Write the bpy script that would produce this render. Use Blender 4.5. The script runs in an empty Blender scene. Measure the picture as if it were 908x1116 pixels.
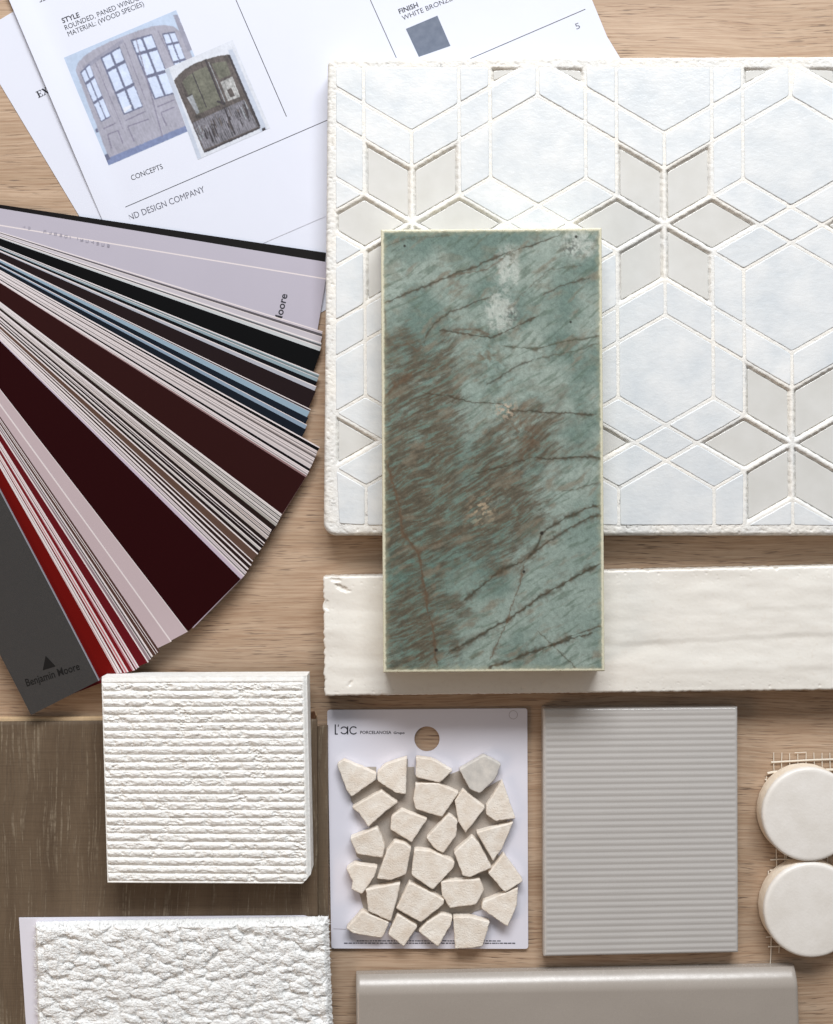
import bpy, math, random
import numpy as np
from mathutils import Vector

random.seed(7)
RNG = np.random.RandomState(7)
SC = bpy.context.scene
COL = SC.collection
S = 0.0005          # metres per reference unit on the table
D = 0.65            # camera height
CX, CY = 454.0, 558.0

# ------------------------------------------------------------------ helpers
def P(px, py, z=0.0):
    k = S * (1.0 - z / D)
    return ((px - CX) * k, (CY - py) * k)

def lin(c):
    out = []
    for v in c[:3]:
        v = v / 255.0
        out.append(v / 12.92 if v <= 0.04045 else ((v + 0.055) / 1.055) ** 2.4)
    return out

def linA(c, k=0.86):
    return tuple(v * k for v in lin(c)) + (1.0,)

def nlin(a):
    a = np.asarray(a, float) / 255.0
    return np.where(a <= 0.04045, a / 12.92, ((a + 0.055) / 1.055) ** 2.4)

_perm = np.random.RandomState(3).permutation(4096)
def _hash(ix, iy, seed):
    return _perm[(_perm[(ix + seed * 131) & 4095] + iy) & 4095]

def perlin(x, y, seed=0):
    x = np.asarray(x, float); y = np.asarray(y, float)
    ix = np.floor(x).astype(int); iy = np.floor(y).astype(int)
    fx = x - ix; fy = y - iy
    u = fx * fx * fx * (fx * (fx * 6 - 15) + 10); v = fy * fy * fy * (fy * (fy * 6 - 15) + 10)
    def g(i, j):
        a = _hash(ix + i, iy + j, seed) * (2 * math.pi / 4096)
        return np.cos(a) * (fx - i) + np.sin(a) * (fy - j)
    a = g(0, 0) * (1 - u) + g(1, 0) * u
    b = g(0, 1) * (1 - u) + g(1, 1) * u
    return (a * (1 - v) + b * v) * 1.41

def fbm(x, y, seed=0, octs=4, gain=0.5):
    s = 0; a = 1.0; f = 1.0
    for k in range(octs):
        s = s + a * perlin(x * f, y * f, seed + k * 7); a *= gain; f *= 2.03
    return s

def worley(x, y, seed=0):
    ix = np.floor(x).astype(int); iy = np.floor(y).astype(int)
    d1 = np.full(x.shape, 9.0); d2 = np.full(x.shape, 9.0); idv = np.zeros(x.shape)
    for i in (-1, 0, 1):
        for j in (-1, 0, 1):
            cx = ix + i; cy = iy + j
            h = _hash(cx, cy, seed); h2 = _hash(cx, cy, seed + 11)
            d = np.hypot(cx + h / 4096.0 - x, cy + h2 / 4096.0 - y)
            m = d < d1
            d2 = np.where(m, d1, np.minimum(d2, d)); idv = np.where(m, h / 4096.0, idv); d1 = np.where(m, d, d1)
    return d1, d2, idv

def sstep(a, b, x):
    t = np.clip((x - a) / (b - a), 0, 1); return t * t * (3 - 2 * t)

def props(o, label=None, cat=None, group=None, kind=None):
    if label: o['label'] = label
    if cat: o['category'] = cat
    if group: o['group'] = group
    if kind: o['kind'] = kind
    return o

def thing(name, label, cat, px, py, z=0.0, group=None):
    o = bpy.data.objects.new(name, None); COL.objects.link(o)
    x, y = P(px, py, z); o.location = (x, y, z); o.empty_display_size = 0.01
    return props(o, label, cat, group)

def origin_of(o):
    v = Vector((0, 0, 0))
    while o is not None:
        v += Vector(o.location); o = o.parent
    return v

def link(name, me, mats, parent=None, base=None):
    """Mesh given in world coordinates -> object under parent or with its origin at base."""
    o = bpy.data.objects.new(name, me); COL.objects.link(o)
    for m in (mats if isinstance(mats, (list, tuple)) else [mats]):
        me.materials.append(m)
    if parent is not None:
        off = origin_of(parent); o.parent = parent
    else:
        off = Vector(base) if base is not None else Vector((0, 0, 0)); o.location = off
    n = len(me.vertices); co = np.empty(n * 3, np.float32); me.vertices.foreach_get('co', co)
    co = co.reshape(-1, 3) - np.array(off[:], np.float32)
    me.vertices.foreach_set('co', co.ravel()); me.update()
    return o

def mesh_np(name, V, F, smooth=None, mat=None):
    """V (n,3), F list of arrays/lists of quads (m,4)."""
    me = bpy.data.meshes.new(name)
    F = np.asarray(F, np.int32)
    me.vertices.add(len(V)); me.vertices.foreach_set('co', np.asarray(V, np.float32).ravel())
    me.loops.add(F.size); me.loops.foreach_set('vertex_index', F.ravel())
    me.polygons.add(len(F)); me.polygons.foreach_set('loop_start', np.arange(0, F.size, F.shape[1], dtype=np.int32))
    if smooth is not None: me.polygons.foreach_set('use_smooth', np.asarray(smooth, bool))
    if mat is not None: me.polygons.foreach_set('material_index', np.asarray(mat, np.int32))
    me.update(calc_edges=True)
    return me

def mesh_py(name, verts, faces, mats=None, angle=None):
    me = bpy.data.meshes.new(name); me.from_pydata(verts, [], faces)
    if mats is not None: me.polygons.foreach_set('material_index', np.asarray(mats, np.int32))
    me.update(calc_edges=True)
    if angle is not None:
        me.polygons.foreach_set('use_smooth', np.ones(len(me.polygons), bool))
        me.set_sharp_from_angle(angle=math.radians(angle))
    return me

def heightfield(name, X, Y, Z, z0, color=None):
    """Top sheet through world arrays (ny,nx) plus a skirt down to z0 and a bottom."""
    ny, nx = X.shape
    top = np.stack([X.ravel(), Y.ravel(), Z.ravel()], 1)
    idx = np.arange(nx * ny).reshape(ny, nx)
    a = idx[:-1, :-1].ravel(); b = idx[:-1, 1:].ravel(); c = idx[1:, 1:].ravel(); d = idx[1:, :-1].ravel()
    F = np.stack([a, d, c, b], 1)
    ring = np.concatenate([idx[0, :-1], idx[:-1, -1], idx[-1, :0:-1], idx[:0:-1, 0]])
    R = top[ring]; n = len(ring); base = nx * ny
    lo = R.copy(); lo[:, 2] = z0
    V = np.concatenate([top, R, lo], 0)
    i = np.arange(n); j = (i + 1) % n
    SK = np.stack([base + i, base + j, base + n + j, base + n + i], 1)
    F2 = np.concatenate([F, SK], 0)
    sm = np.concatenate([np.ones(len(F), bool), np.zeros(n, bool)])
    me = mesh_np(name, V, F2, sm)
    if color is not None:
        at = me.color_attributes.new('stone', 'FLOAT_COLOR', 'POINT')
        cc = np.ones((len(V), 4), np.float32)
        cr = color.reshape(-1, 3); cc[:base, :3] = cr; cc[base:base + n, :3] = cr[ring]; cc[base + n:, :3] = cr[ring]
        at.data.foreach_set('color', cc.ravel())
    return me

def quad_grid(q, nx, ny):
    """q = TL,TR,BR,BL in reference units -> PX,PY arrays (row 0 = top)."""
    u = np.linspace(0, 1, nx)[None, :]; v = np.linspace(0, 1, ny)[:, None]
    (x0, y0), (x1, y1), (x2, y2), (x3, y3) = q
    PX = (x0 * (1 - u) + x1 * u) * (1 - v) + (x3 * (1 - u) + x2 * u) * v
    PY = (y0 * (1 - u) + y1 * u) * (1 - v) + (y3 * (1 - u) + y2 * u) * v
    return PX, PY, u + 0 * v, v + 0 * u

def to_world(PX, PY, z):
    k = S * (1 - z / D)
    return (PX - CX) * k, (CY - PY) * k

def roundover(d, r):
    """drop (in reference units) at distance d from the edge for an edge radius r"""
    t = np.clip(r - d, 0, r)
    return r - np.sqrt(np.maximum(r * r - t * t, 0))

def area(p):
    return 0.5 * sum(p[i][0] * p[(i + 1) % len(p)][1] - p[(i + 1) % len(p)][0] * p[i][1] for i in range(len(p)))

def ccw(p):
    p = [tuple(q) for q in p]
    return p if area(p) > 0 else p[::-1]

def inset(p, d):
    """miter inset of a counter-clockwise polygon"""
    n = len(p); out = []
    for i in range(n):
        a = Vector(p[i - 1]); b = Vector(p[i]); c = Vector(p[(i + 1) % n])
        e1 = (b - a).normalized(); e2 = (c - b).normalized()
        n1 = Vector((-e1.y, e1.x)); n2 = Vector((-e2.y, e2.x))
        m = n1 + n2
        if m.length < 1e-6: m = n1
        m.normalize(); k = max(0.4, m.dot(n1))
        out.append(tuple(b + m * (d / k)))
    return out

def subdiv(p, step):
    out = []
    for i in range(len(p)):
        a = Vector(p[i]); b = Vector(p[(i + 1) % len(p)]); n = max(1, int(round((b - a).length / step)))
        for k in range(n): out.append(tuple(a.lerp(b, k / n)))
    return out

def chamfer_corners(p, r, n=3):
    out = []
    for i in range(len(p)):
        a = Vector(p[i - 1]); b = Vector(p[i]); c = Vector(p[(i + 1) % len(p)])
        r1 = min(r, (a - b).length * .4, (c - b).length * .4)
        s = b + (a - b).normalized() * r1; e = b + (c - b).normalized() * r1
        for k in range(n + 1):
            t = k / n; out.append(tuple(s.lerp(b, t).lerp(b.lerp(e, t), t)))
    return out

def prism(name, poly, z0, z1, bev=0.0, rings=2, jit=0.0, tilt=(0, 0), angle=40, centre_up=0.0):
    """poly in world XY (ccw)"""
    poly = ccw(poly); n = len(poly); V = []; F = []
    cx = sum(p[0] for p in poly) / n; cy = sum(p[1] for p in poly) / n
    levels = [(0.0, z0), (0.0, z1 - bev)]
    if bev > 0:
        for k in range(1, rings + 1):
            t = k / rings * math.pi / 2
            levels.append((bev * (1 - math.cos(t)), z1 - bev + bev * math.sin(t)))
        levels.append((bev * 1.35, z1))
    for (d, z) in levels:
        q = inset(poly, d) if d > 0 else poly
        for (x, y) in q:
            zz = z + (0 if z == z0 else (x - cx) * tilt[0] + (y - cy) * tilt[1] + random.uniform(-jit, jit))
            V.append((x, y, zz))
    L = len(levels)
    for k in range(L - 1):
        for i in range(n):
            j = (i + 1) % n
            F.append((k * n + i, k * n + j, (k + 1) * n + j, (k + 1) * n + i))
    b = (L - 1) * n
    if centre_up:
        V.append((cx, cy, z1 + centre_up)); c = len(V) - 1
        for i in range(n): F.append((b + i, b + (i + 1) % n, c))
    else:
        F.append(tuple(b + i for i in range(n)))
    F.append(tuple(range(n - 1, -1, -1)))
    return mesh_py(name, V, F, angle=angle)

def tile_prism(name, poly, z0, z1, bev, corner, step, amp, freq, tilt=(0, 0), angle=50, rings=3):
    """bevelled tile: every ring is inset from the sharp outline first, then gets its rounded corners"""
    poly = ccw(poly); ph = random.uniform(0, 100)
    n = len(poly); cx = sum(p[0] for p in poly) / n; cy = sum(p[1] for p in poly) / n
    def shape(d, cnt=None):
        q = inset(poly, d) if d > 0 else poly
        q = chamfer_corners(q, corner, 3)
        m = len(q)
        if cnt is None: cnt = [max(1, int(round((Vector(q[(i + 1) % m]) - Vector(q[i])).length / step))) for i in range(m)]
        out = []
        for i in range(m):
            a = Vector(q[i]); b = Vector(q[(i + 1) % m])
            for k in range(cnt[i]): out.append(a.lerp(b, k / cnt[i]))
        return [(p.x + amp * float(fbm(p.x * freq + ph, p.y * freq, 2, 2)), p.y + amp * float(fbm(p.x * freq, p.y * freq + ph, 3, 2))) for p in out], cnt
    base, cnt = shape(0)
    levels = [(0.0, z0), (0.0, z1 - bev)]
    for k in range(1, rings + 1):
        t = k / rings * math.pi / 2
        levels.append((bev * (1 - math.cos(t)), z1 - bev + bev * math.sin(t)))
    levels.append((bev * 1.25, z1))
    V = []; F = []; N = len(base)
    for d, z in levels:
        for (x, y) in shape(d, cnt)[0]:
            V.append((x, y, z + (0 if z == z0 else (x - cx) * tilt[0] + (y - cy) * tilt[1])))
    for k in range(len(levels) - 1):
        for i in range(N):
            j = (i + 1) % N; F.append((k * N + i, k * N + j, (k + 1) * N + j, (k + 1) * N + i))
    b = (len(levels) - 1) * N
    F.append(tuple(b + i for i in range(N))); F.append(tuple(range(N - 1, -1, -1)))
    return mesh_py(name, V, F, angle=angle)

# ------------------------------------------------------------------ materials
class NT:
    def __init__(self, name, col=(200, 200, 200), rough=0.6, spec=0.5, coat=0.0, alb=0.86):
        self.m = bpy.data.materials.new(name); self.m.use_nodes = True
        self.t = self.m.node_tree; self.b = self.t.nodes['Principled BSDF']
        self.b.inputs['Base Color'].default_value = linA(col, alb)
        self.b.inputs['Roughness'].default_value = rough
        self.b.inputs['Specular IOR Level'].default_value = spec
        if coat: self.b.inputs['Coat Weight'].default_value = coat; self.b.inputs['Coat Roughness'].default_value = 0.08
        self._co = None
    def n(self, typ, **kw):
        nd = self.t.nodes.new(typ)
        for k, v in kw.items(): setattr(nd, k, v)
        return nd
    def l(self, a, b): self.t.links.new(a, b)
    def co(self, scale=(1, 1, 1), rot=0.0, warp=None):
        if self._co is None: self._co = self.n('ShaderNodeTexCoord').outputs['Object']
        src = self._co
        if warp is not None:
            a = self.n('ShaderNodeVectorMath', operation='ADD'); self.l(src, a.inputs[0]); self.l(warp, a.inputs[1]); src = a.outputs[0]
        mp = self.n('ShaderNodeMapping'); mp.inputs['Scale'].default_value = scale; mp.inputs['Rotation'].default_value = (0, 0, rot)
        self.l(src, mp.inputs[0]); return mp.outputs[0]
    def noise(self, vec, scale=1.0, detail=3.0, rough=0.55, dist=0.0):
        nd = self.n('ShaderNodeTexNoise'); self.l(vec, nd.inputs['Vector'])
        nd.inputs['Scale'].default_value = scale; nd.inputs['Detail'].default_value = detail
        nd.inputs['Roughness'].default_value = rough; nd.inputs['Distortion'].default_value = dist
        return nd
    def ramp(self, fac, stops):
        r = self.n('ShaderNodeValToRGB'); el = r.color_ramp.elements
        while len(el) > 1: el.remove(el[-1])
        for i, (p, c) in enumerate(stops):
            e = el[0] if i == 0 else el.new(p)
            e.position = p; e.color = c if len(c) == 4 else tuple(c) + (1,)
        self.l(fac, r.inputs[0]); return r.outputs[0]
    def mix(self, fac, a, b, blend='MIX'):
        m = self.n('ShaderNodeMix', data_type='RGBA', blend_type=blend)
        for s, v in ((m.inputs[0], fac), (m.inputs[6], a), (m.inputs[7], b)):
            if isinstance(v, (int, float)): s.default_value = v
            elif isinstance(v, tuple): s.default_value = v
            else: self.l(v, s)
        return m.outputs[2]
    def mul(self, a, b, op='MULTIPLY'):
        m = self.n('ShaderNodeMath', operation=op)
        for s, v in ((m.inputs[0], a), (m.inputs[1], b)):
            if isinstance(v, (int, float)): s.default_value = v
            else: self.l(v, s)
        return m.outputs[0]
    def base(self, c): self.l(c, self.b.inputs['Base Color'])
    def bump(self, h, dist=0.0003, strength=0.5, nrm=None):
        b = self.n('ShaderNodeBump'); b.inputs['Strength'].default_value = strength; b.inputs['Distance'].default_value = dist
        self.l(h, b.inputs['Height'])
        if nrm is not None: self.l(nrm, b.inputs['Normal'])
        self.l(b.outputs[0], self.b.inputs['Normal']); return b.outputs[0]

_flat = {}
def flat(col, rough=0.6, spec=0.3, name='print_ink', coat=0.0, alb=0.86, var=0.06, vs=900):
    key = (tuple(col), rough, spec, name)
    if key in _flat: return _flat[key]
    t = NT(name, col, rough, spec, coat, alb)
    nz = t.noise(t.co((1, 1, 1)), vs, 3)
    c = linA(col, alb)
    t.base(t.mix(nz.outputs['Fac'], tuple(v * (1 - var) for v in c[:3]) + (1,), tuple(min(1, v * (1 + var)) for v in c[:3]) + (1,)))
    _flat[key] = t.m
    return t.m

def bw(lo, hi): return [(lo, (0, 0, 0)), (hi, (1, 1, 1))]

def make_table_wood():
    t = NT('oak_veneer', rough=0.5, spec=0.35)
    wn = t.noise(t.co((7, 16, 1)), 1, 2)
    w = t.n('ShaderNodeVectorMath', operation='MULTIPLY'); t.l(wn.outputs['Color'], w.inputs[0]); w.inputs[1].default_value = (0.0, 0.014, 0)
    wv = w.outputs[0]
    broad = t.noise(t.co((5, 70, 1), warp=wv), 1, 4)
    fib = t.noise(t.co((26, 900, 1), warp=wv), 1, 4, .6)
    fine = t.noise(t.co((120, 2600, 1), warp=wv), 1, 2)
    c = t.mix(t.ramp(broad.outputs['Fac'], bw(.3, .7)), linA((201, 175, 150), .9), linA((174, 147, 121), .9))
    c = t.mix(t.mul(t.ramp(fib.outputs['Fac'], bw(.40, .72)), .7), c, linA((142, 106, 78), .9))
    por = t.noise(t.co((75, 1350, 1), warp=wv), 1, 1.5, .5)
    msk = t.noise(t.co((10, 60, 1), warp=wv), 1, 2)
    pf = t.mul(t.ramp(por.outputs['Fac'], bw(.58, .66)), t.ramp(msk.outputs['Fac'], bw(.32, .62)))
    c = t.mix(t.mul(pf, .8), c, linA((90, 70, 56), .9))
    c = t.mix(t.mul(t.ramp(fine.outputs['Fac'], bw(.5, .8)), .25), c, linA((214, 194, 172), .9))
    t.base(c)
    h = t.mul(t.mul(fib.outputs['Fac'], .6), t.mul(pf, -.8), 'ADD')
    t.bump(h, .0002, .5)
    return t.m

def make_plank_wood():
    t = NT('weathered_oak_face', rough=0.55, spec=0.3)
    wn = t.noise(t.co((9, 14, 1)), 1, 3)
    w = t.n('ShaderNodeVectorMath', operation='MULTIPLY'); t.l(wn.outputs['Color'], w.inputs[0]); w.inputs[1].default_value = (0.010, 0, 0)
    wv = w.outputs[0]
    broad = t.noise(t.co((60, 7, 1), warp=wv), 1, 4)
    fib = t.noise(t.co((900, 24, 1), warp=wv), 1, 4, .6)
    saw = t.noise(t.co((30, 1100, 1)), 1, 2)
    c = t.mix(t.ramp(broad.outputs['Fac'], bw(.3, .7)), linA((116, 99, 80), .9), linA((90, 74, 58), .9))
    c = t.mix(t.mul(t.ramp(fib.outputs['Fac'], bw(.45, .75)), .6), c, linA((72, 58, 46), .9))
    c = t.mix(t.mul(t.ramp(saw.outputs['Fac'], bw(.45, .7)), .22), c, linA((62, 50, 40), .9))
    st = t.noise(t.co((900, 22, 1), warp=wv), 1, 3, .65)
    ms = t.noise(t.co((40, 20, 1), warp=wv), 1, 2)
    brk = t.noise(t.co((300, 420, 1)), 1, 2)
    sf = t.mul(t.mul(t.ramp(st.outputs['Fac'], bw(.53, .64)), t.ramp(ms.outputs['Fac'], bw(.3, .55))), t.ramp(brk.outputs['Fac'], bw(.25, .6)))
    c = t.mix(t.mul(sf, .48), c, linA((170, 156, 134), .9))
    t.base(c)
    t.bump(t.mul(fib.outputs['Fac'], saw.outputs['Fac'], 'ADD'), .0002, .5)
    return t.m

def make_white_tile():
    t = NT('milky_ceramic', (226, 232, 238), 0.24, 0.5)
    a = t.noise(t.co((1, 1, 1)), 55, 4); b = t.noise(t.co((1, 1.6, 1)), 230, 5, .65)
    c = t.mix(t.ramp(a.outputs['Fac'], bw(.3, .7)), linA((220, 225, 229), .85), linA((246, 246, 245), .85))
    c = t.mix(t.mul(t.ramp(b.outputs['Fac'], bw(.5, .8)), .35), c, linA((248, 249, 250), .86))
    oi = t.n('ShaderNodeObjectInfo'); c = t.mix(t.mul(oi.outputs['Random'], .4), c, linA((216, 220, 223), .84))
    t.base(c); t.bump(t.mul(t.mul(b.outputs['Fac'], .5), a.outputs['Fac'], 'ADD'), .0010, .35)
    return t.m

def make_star_tile():
    t = NT('greige_glass', (205, 205, 196), 0.16, 0.5)
    a = t.noise(t.co((1, 1, 1)), 70, 3)
    t.base(t.mix(a.outputs['Fac'], linA((206, 204, 198), .88), linA((226, 225, 222), .88)))
    t.bump(a.outputs['Fac'], .0004, .15)
    return t.m

def make_grout():
    t = NT('cream_grout', rough=0.85, spec=0.2)
    at = t.n('ShaderNodeVertexColor', layer_name='stone')
    n1 = t.noise(t.co((1, 1, 1)), 1500, 3)
    t.base(t.mix(t.mul(t.ramp(n1.outputs['Fac'], bw(.35, .75)), .22), at.outputs[0], linA((206, 196, 182), .9)))
    t.bump(n1.outputs['Fac'], .0004, .6)
    return t.m

def make_stone_attr(name, rough, spec, coat=0.0, gs=1700, gamt=.26, dark=(54, 60, 52), bump=.00012):
    t = NT(name, rough=rough, spec=spec, coat=coat)
    at = t.n('ShaderNodeVertexColor', layer_name='stone')
    n1 = t.noise(t.co((1, 1, 1)), gs, 4, .7)
    t.base(t.mix(t.mul(t.ramp(n1.outputs['Fac'], bw(.45, .8)), gamt), at.outputs[0], linA(dark, .9)))
    t.bump(n1.outputs['Fac'], bump, .3)
    return t.m

def make_rough_white(name, c1, c2, rough=.75, s1=120, s2=900, bump=.0005, bstr=.6, spec=.25, amt=1.0):
    t = NT(name, c1, rough, spec)
    a = t.noise(t.co((1, 1, 1)), s1, 4, .6); b = t.noise(t.co((1, 1, 1)), s2, 4, .65)
    t.base(t.mix(t.mul(t.ramp(a.outputs['Fac'], bw(.3, .7)), amt), linA(c1, .93), linA(c2, .93)))
    t.bump(t.mul(a.outputs['Fac'], b.outputs['Fac'], 'ADD'), bump, bstr)
    return t.m

def make_marble():
    t = NT('honed_white_marble', rough=.3, spec=.45)
    wn = t.noise(t.co((12, 30, 1)), 1, 3)
    w = t.n('ShaderNodeVectorMath', operation='MULTIPLY'); t.l(wn.outputs['Color'], w.inputs[0]); w.inputs[1].default_value = (0, .03, 0)
    a = t.noise(t.co((7, 60, 1), warp=w.outputs[0]), 1, 5, .6)
    b = t.noise(t.co((1, 1, 1)), 320, 5, .7)
    c = t.mix(t.ramp(a.outputs['Fac'], bw(.35, .7)), linA((240, 236, 228), .93), linA((226, 220, 211), .93))
    c = t.mix(t.mul(t.ramp(b.outputs['Fac'], bw(.55, .85)), .35), c, linA((206, 190, 172), .93))
    t.base(c); t.bump(b.outputs['Fac'], .0003, .3)
    return t.m

def make_glaze(name, c1, c2, rough=.14):
    t = NT(name, c1, rough, .5)
    a = t.noise(t.co((1, 1, 1)), 30, 4); b = t.noise(t.co((1, 1, 1)), 1600, 2)
    c = t.mix(a.outputs['Fac'], linA(c1, .9), linA(c2, .9))
    t.base(t.mix(t.mul(t.ramp(b.outputs['Fac'], bw(.5, .8)), .2), c, linA(tuple(v * .78 for v in c1), .9)))
    sp_ = t.noise(t.co((1, 1, 1)), 420, 4, .6)
    t.l(t.mul(t.mul(sp_.outputs['Fac'], .16), rough - .06, 'ADD'), t.b.inputs['Roughness'])
    t.bump(t.mul(a.outputs['Fac'], t.mul(sp_.outputs['Fac'], .06), 'ADD'), .0009, .16)
    return t.m

def make_cover():
    t = NT('charcoal_board', (66, 64, 63), .42, .45)
    a = t.noise(t.co((1, 1, 1)), 2200, 3, .6)
    t.base(t.mix(a.outputs['Fac'], linA((40, 40, 41), .9), linA((66, 64, 63), .9)))
    t.bump(a.outputs['Fac'], .0002, .55)
    return t.m

M = dict(
    table=make_table_wood(), plank=make_plank_wood(), tile=make_white_tile(), star=make_star_tile(), grout=make_grout(),
    green=make_stone_attr('green_quartzite', .2, .45), marble=make_marble(),
    block=make_rough_white('chiselled_limestone', (249, 248, 245), (238, 235, 230), .8, 300, 1600, .0005, .6),
    carpet=make_rough_white('cream_wool', (247, 247, 246), (243, 243, 241), .95, 400, 2600, .0004, .5, .1),
    chip=make_rough_white('tumbled_limestone', (248, 241, 231), (230, 216, 200), .7, 160, 1200, .0007, .7),
    chipg=make_rough_white('grey_limestone', (222, 216, 208), (196, 192, 186), .7, 220, 1400, .0004, .5),
    disc=make_rough_white('cream_porcelain', (240, 235, 229), (228, 222, 214), .36, 70, 700, .0003, .35, .4),
    discrim=make_rough_white('raw_porcelain_edge', (246, 234, 216), (236, 220, 200), .8, 200, 1500, .0004, .5),
    ribbed=make_glaze('greige_ribbed_glaze', (188, 184, 180), (197, 193, 189)),
    bevel=make_glaze('taupe_glaze', (172, 163, 154), (163, 154, 145), .24),
    cover=make_cover(),
    paper=flat((231, 234, 247), .7, .25, 'office_paper', alb=.79, var=.015, vs=60),
    board=flat((226, 224, 234), .55, .3, 'coated_card', alb=.93, var=.015, vs=60),
    ink=flat((40, 40, 48), .6, .3), greyink=flat((92, 92, 104), .6, .3), purple=flat((150, 145, 185), .6, .3),
    mesh=flat((172, 163, 154), .8, .2, 'glue_mesh', var=.25, vs=1400),
    strand=flat((240, 230, 214), .7, .3, 'mesh_strand'),
    rawwood=flat((214, 184, 146), .7, .2, 'raw_wood_edge', var=.15, vs=500),
    darkwood=flat((96, 66, 46), .7, .2, 'dark_wood_edge', var=.2, vs=500),
    steel=flat((170, 170, 172), .3, .6, 'steel'),
)
_cb = M['carpet'].node_tree.nodes['Principled BSDF']; _cb.inputs['Subsurface Weight'].default_value = .35; _cb.inputs['Subsurface Radius'].default_value = (1, 1, 1); _cb.inputs['Subsurface Scale'].default_value = .0014
M['steel'].node_tree.nodes['Principled BSDF'].inputs['Metallic'].default_value = 1.0

# ------------------------------------------------------------------ flat printing helpers
def flat_poly(polys, z, mats_idx, name):
    V = []; F = []
    for k, p in enumerate(polys):
        b = len(V)
        q = [P(x, y, z) for (x, y) in p]
        if area(q) < 0: q = q[::-1]
        V += [(x, y, z + k * 1.2e-6) for (x, y) in q]; F.append(tuple(range(b, b + len(q))))
    return mesh_py(name, V, F, mats_idx)

def stroke(a, b, w):
    a = Vector(a); b = Vector(b); d = (b - a).normalized(); n = Vector((-d.y, d.x)) * (w / 2)
    return [tuple(a + n), tuple(b + n), tuple(b - n), tuple(a - n)]

def text(name, s, px, py, ang, width, cap, z, mat, parent, bold=0.0, zf=None):
    """text starting at (px,py) baseline, ang degrees counter-clockwise, given width and cap height in reference units"""
    cu = bpy.data.curves.new('lettering', 'FONT'); cu.body = s; cu.size = 1.0; cu.resolution_u = 3; cu.offset = bold
    o = bpy.data.objects.new('lettering', cu); COL.objects.link(o)
    bpy.context.view_layer.update()
    dg = bpy.context.evaluated_depsgraph_get()
    me = bpy.data.meshes.new_from_object(o.evaluated_get(dg))
    bpy.data.objects.remove(o); bpy.data.curves.remove(cu)
    n = len(me.vertices); co = np.empty(n * 3, np.float32); me.vertices.foreach_get('co', co); co = co.reshape(-1, 3)
    x0, x1 = co[:, 0].min(), co[:, 0].max()
    capu = 0.70
    X = (co[:, 0] - x0) / (x1 - x0) * width; Y = co[:, 1] / capu * cap
    a = math.radians(ang)
    px_ = px + X * math.cos(a) - Y * math.sin(a); py_ = py - (X * math.sin(a) + Y * math.cos(a))
    zz = z if zf is None else zf(px_, py_)
    wx, wy = to_world(px_, py_, zz)
    out = np.stack([wx, wy, np.full(n, 0.0) + zz], 1)
    me.vertices.foreach_set('co', out.astype(np.float32).ravel()); me.update()
    me.materials.clear()
    return link(name, me, mat, parent)

# ================================================================== TABLE
def build_table():
    V = []; F = []
    n = 2; L = 1.3
    me = prism('table_top', [(-L, -L), (L, -L), (L, L), (-L, L)], -0.035, 0.0, .002, 2)
    o = link('table_surface', me, M['table'])
    props(o, 'pale oak wood table top with fine horizontal grain under all the samples', None, kind='structure')
build_table()

# ================================================================== PAPER SHEETS
U1 = Vector((0.9183, -0.3958)); V1 = Vector((0.3905, 0.9206))
A1 = Vector((10, 0))
def build_sheet_under():
    u = Vector((0.857, -0.515)); v = Vector((0.515, 0.857)); tl = Vector((-31, 40))
    t = thing('paper_sheet', 'blank-looking white sheet lying mostly hidden underneath the sheet with door pictures', 'paper', 100, 150, 0.0, 'loose printed sheets')
    c = [tl, tl + u * 594, tl + u * 594 + v * 454, tl + v * 454]
    me = prism('paper', [P(*q, .0004) for q in c], .0002, .0004)
    link('paper', me, M['paper'], t)
    # serif capital letters at the visible edge
    serif_E(t, 42.0, 107.0, 26, 7.5, .00046)
    return t

def serif_E(parent, px, py, ang, h, z, more=True):
    a = math.radians(ang)
    def tr(p): return (px + p[0] * math.cos(a) - p[1] * math.sin(a), py - (p[0] * math.sin(a) + p[1] * math.cos(a)))
    polys = []
    w = h * .8
    R = lambda x0, y0, x1, y1: [tr((x0, y0)), tr((x1, y0)), tr((x1, y1)), tr((x0, y1))]
    polys += [R(0, 0, w, h * .09), R(0, h * .91, w, h), R(h * .14, h * .09, h * .36, h * .91), R(h * .36, h * .46, h * .6, h * .55),
              R(w - h * .09, h * .09, w, h * .28), R(w - h * .09, h * .72, w, h * .91), R(h * .56, h * .36, h * .63, h * .64)]
    x0 = w + h * .12
    polys += [[tr((x0, 0)), tr((x0 + h * .12, 0)), tr((x0 + h * .8, h)), tr((x0 + h * .68, h))],
              [tr((x0 + h * .58, 0)), tr((x0 + h * .85, 0)), tr((x0 + h * .28, h)), tr((x0, h))],
              R(x0 - h * .04, 0, x0 + h * .3, h * .07), R(x0 + h * .5, h * .93, x0 + h * .9, h)]
    link('printed_text', flat_poly(polys, z, [0] * len(polys), 'serif_letters'), M['ink'], parent)

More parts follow.
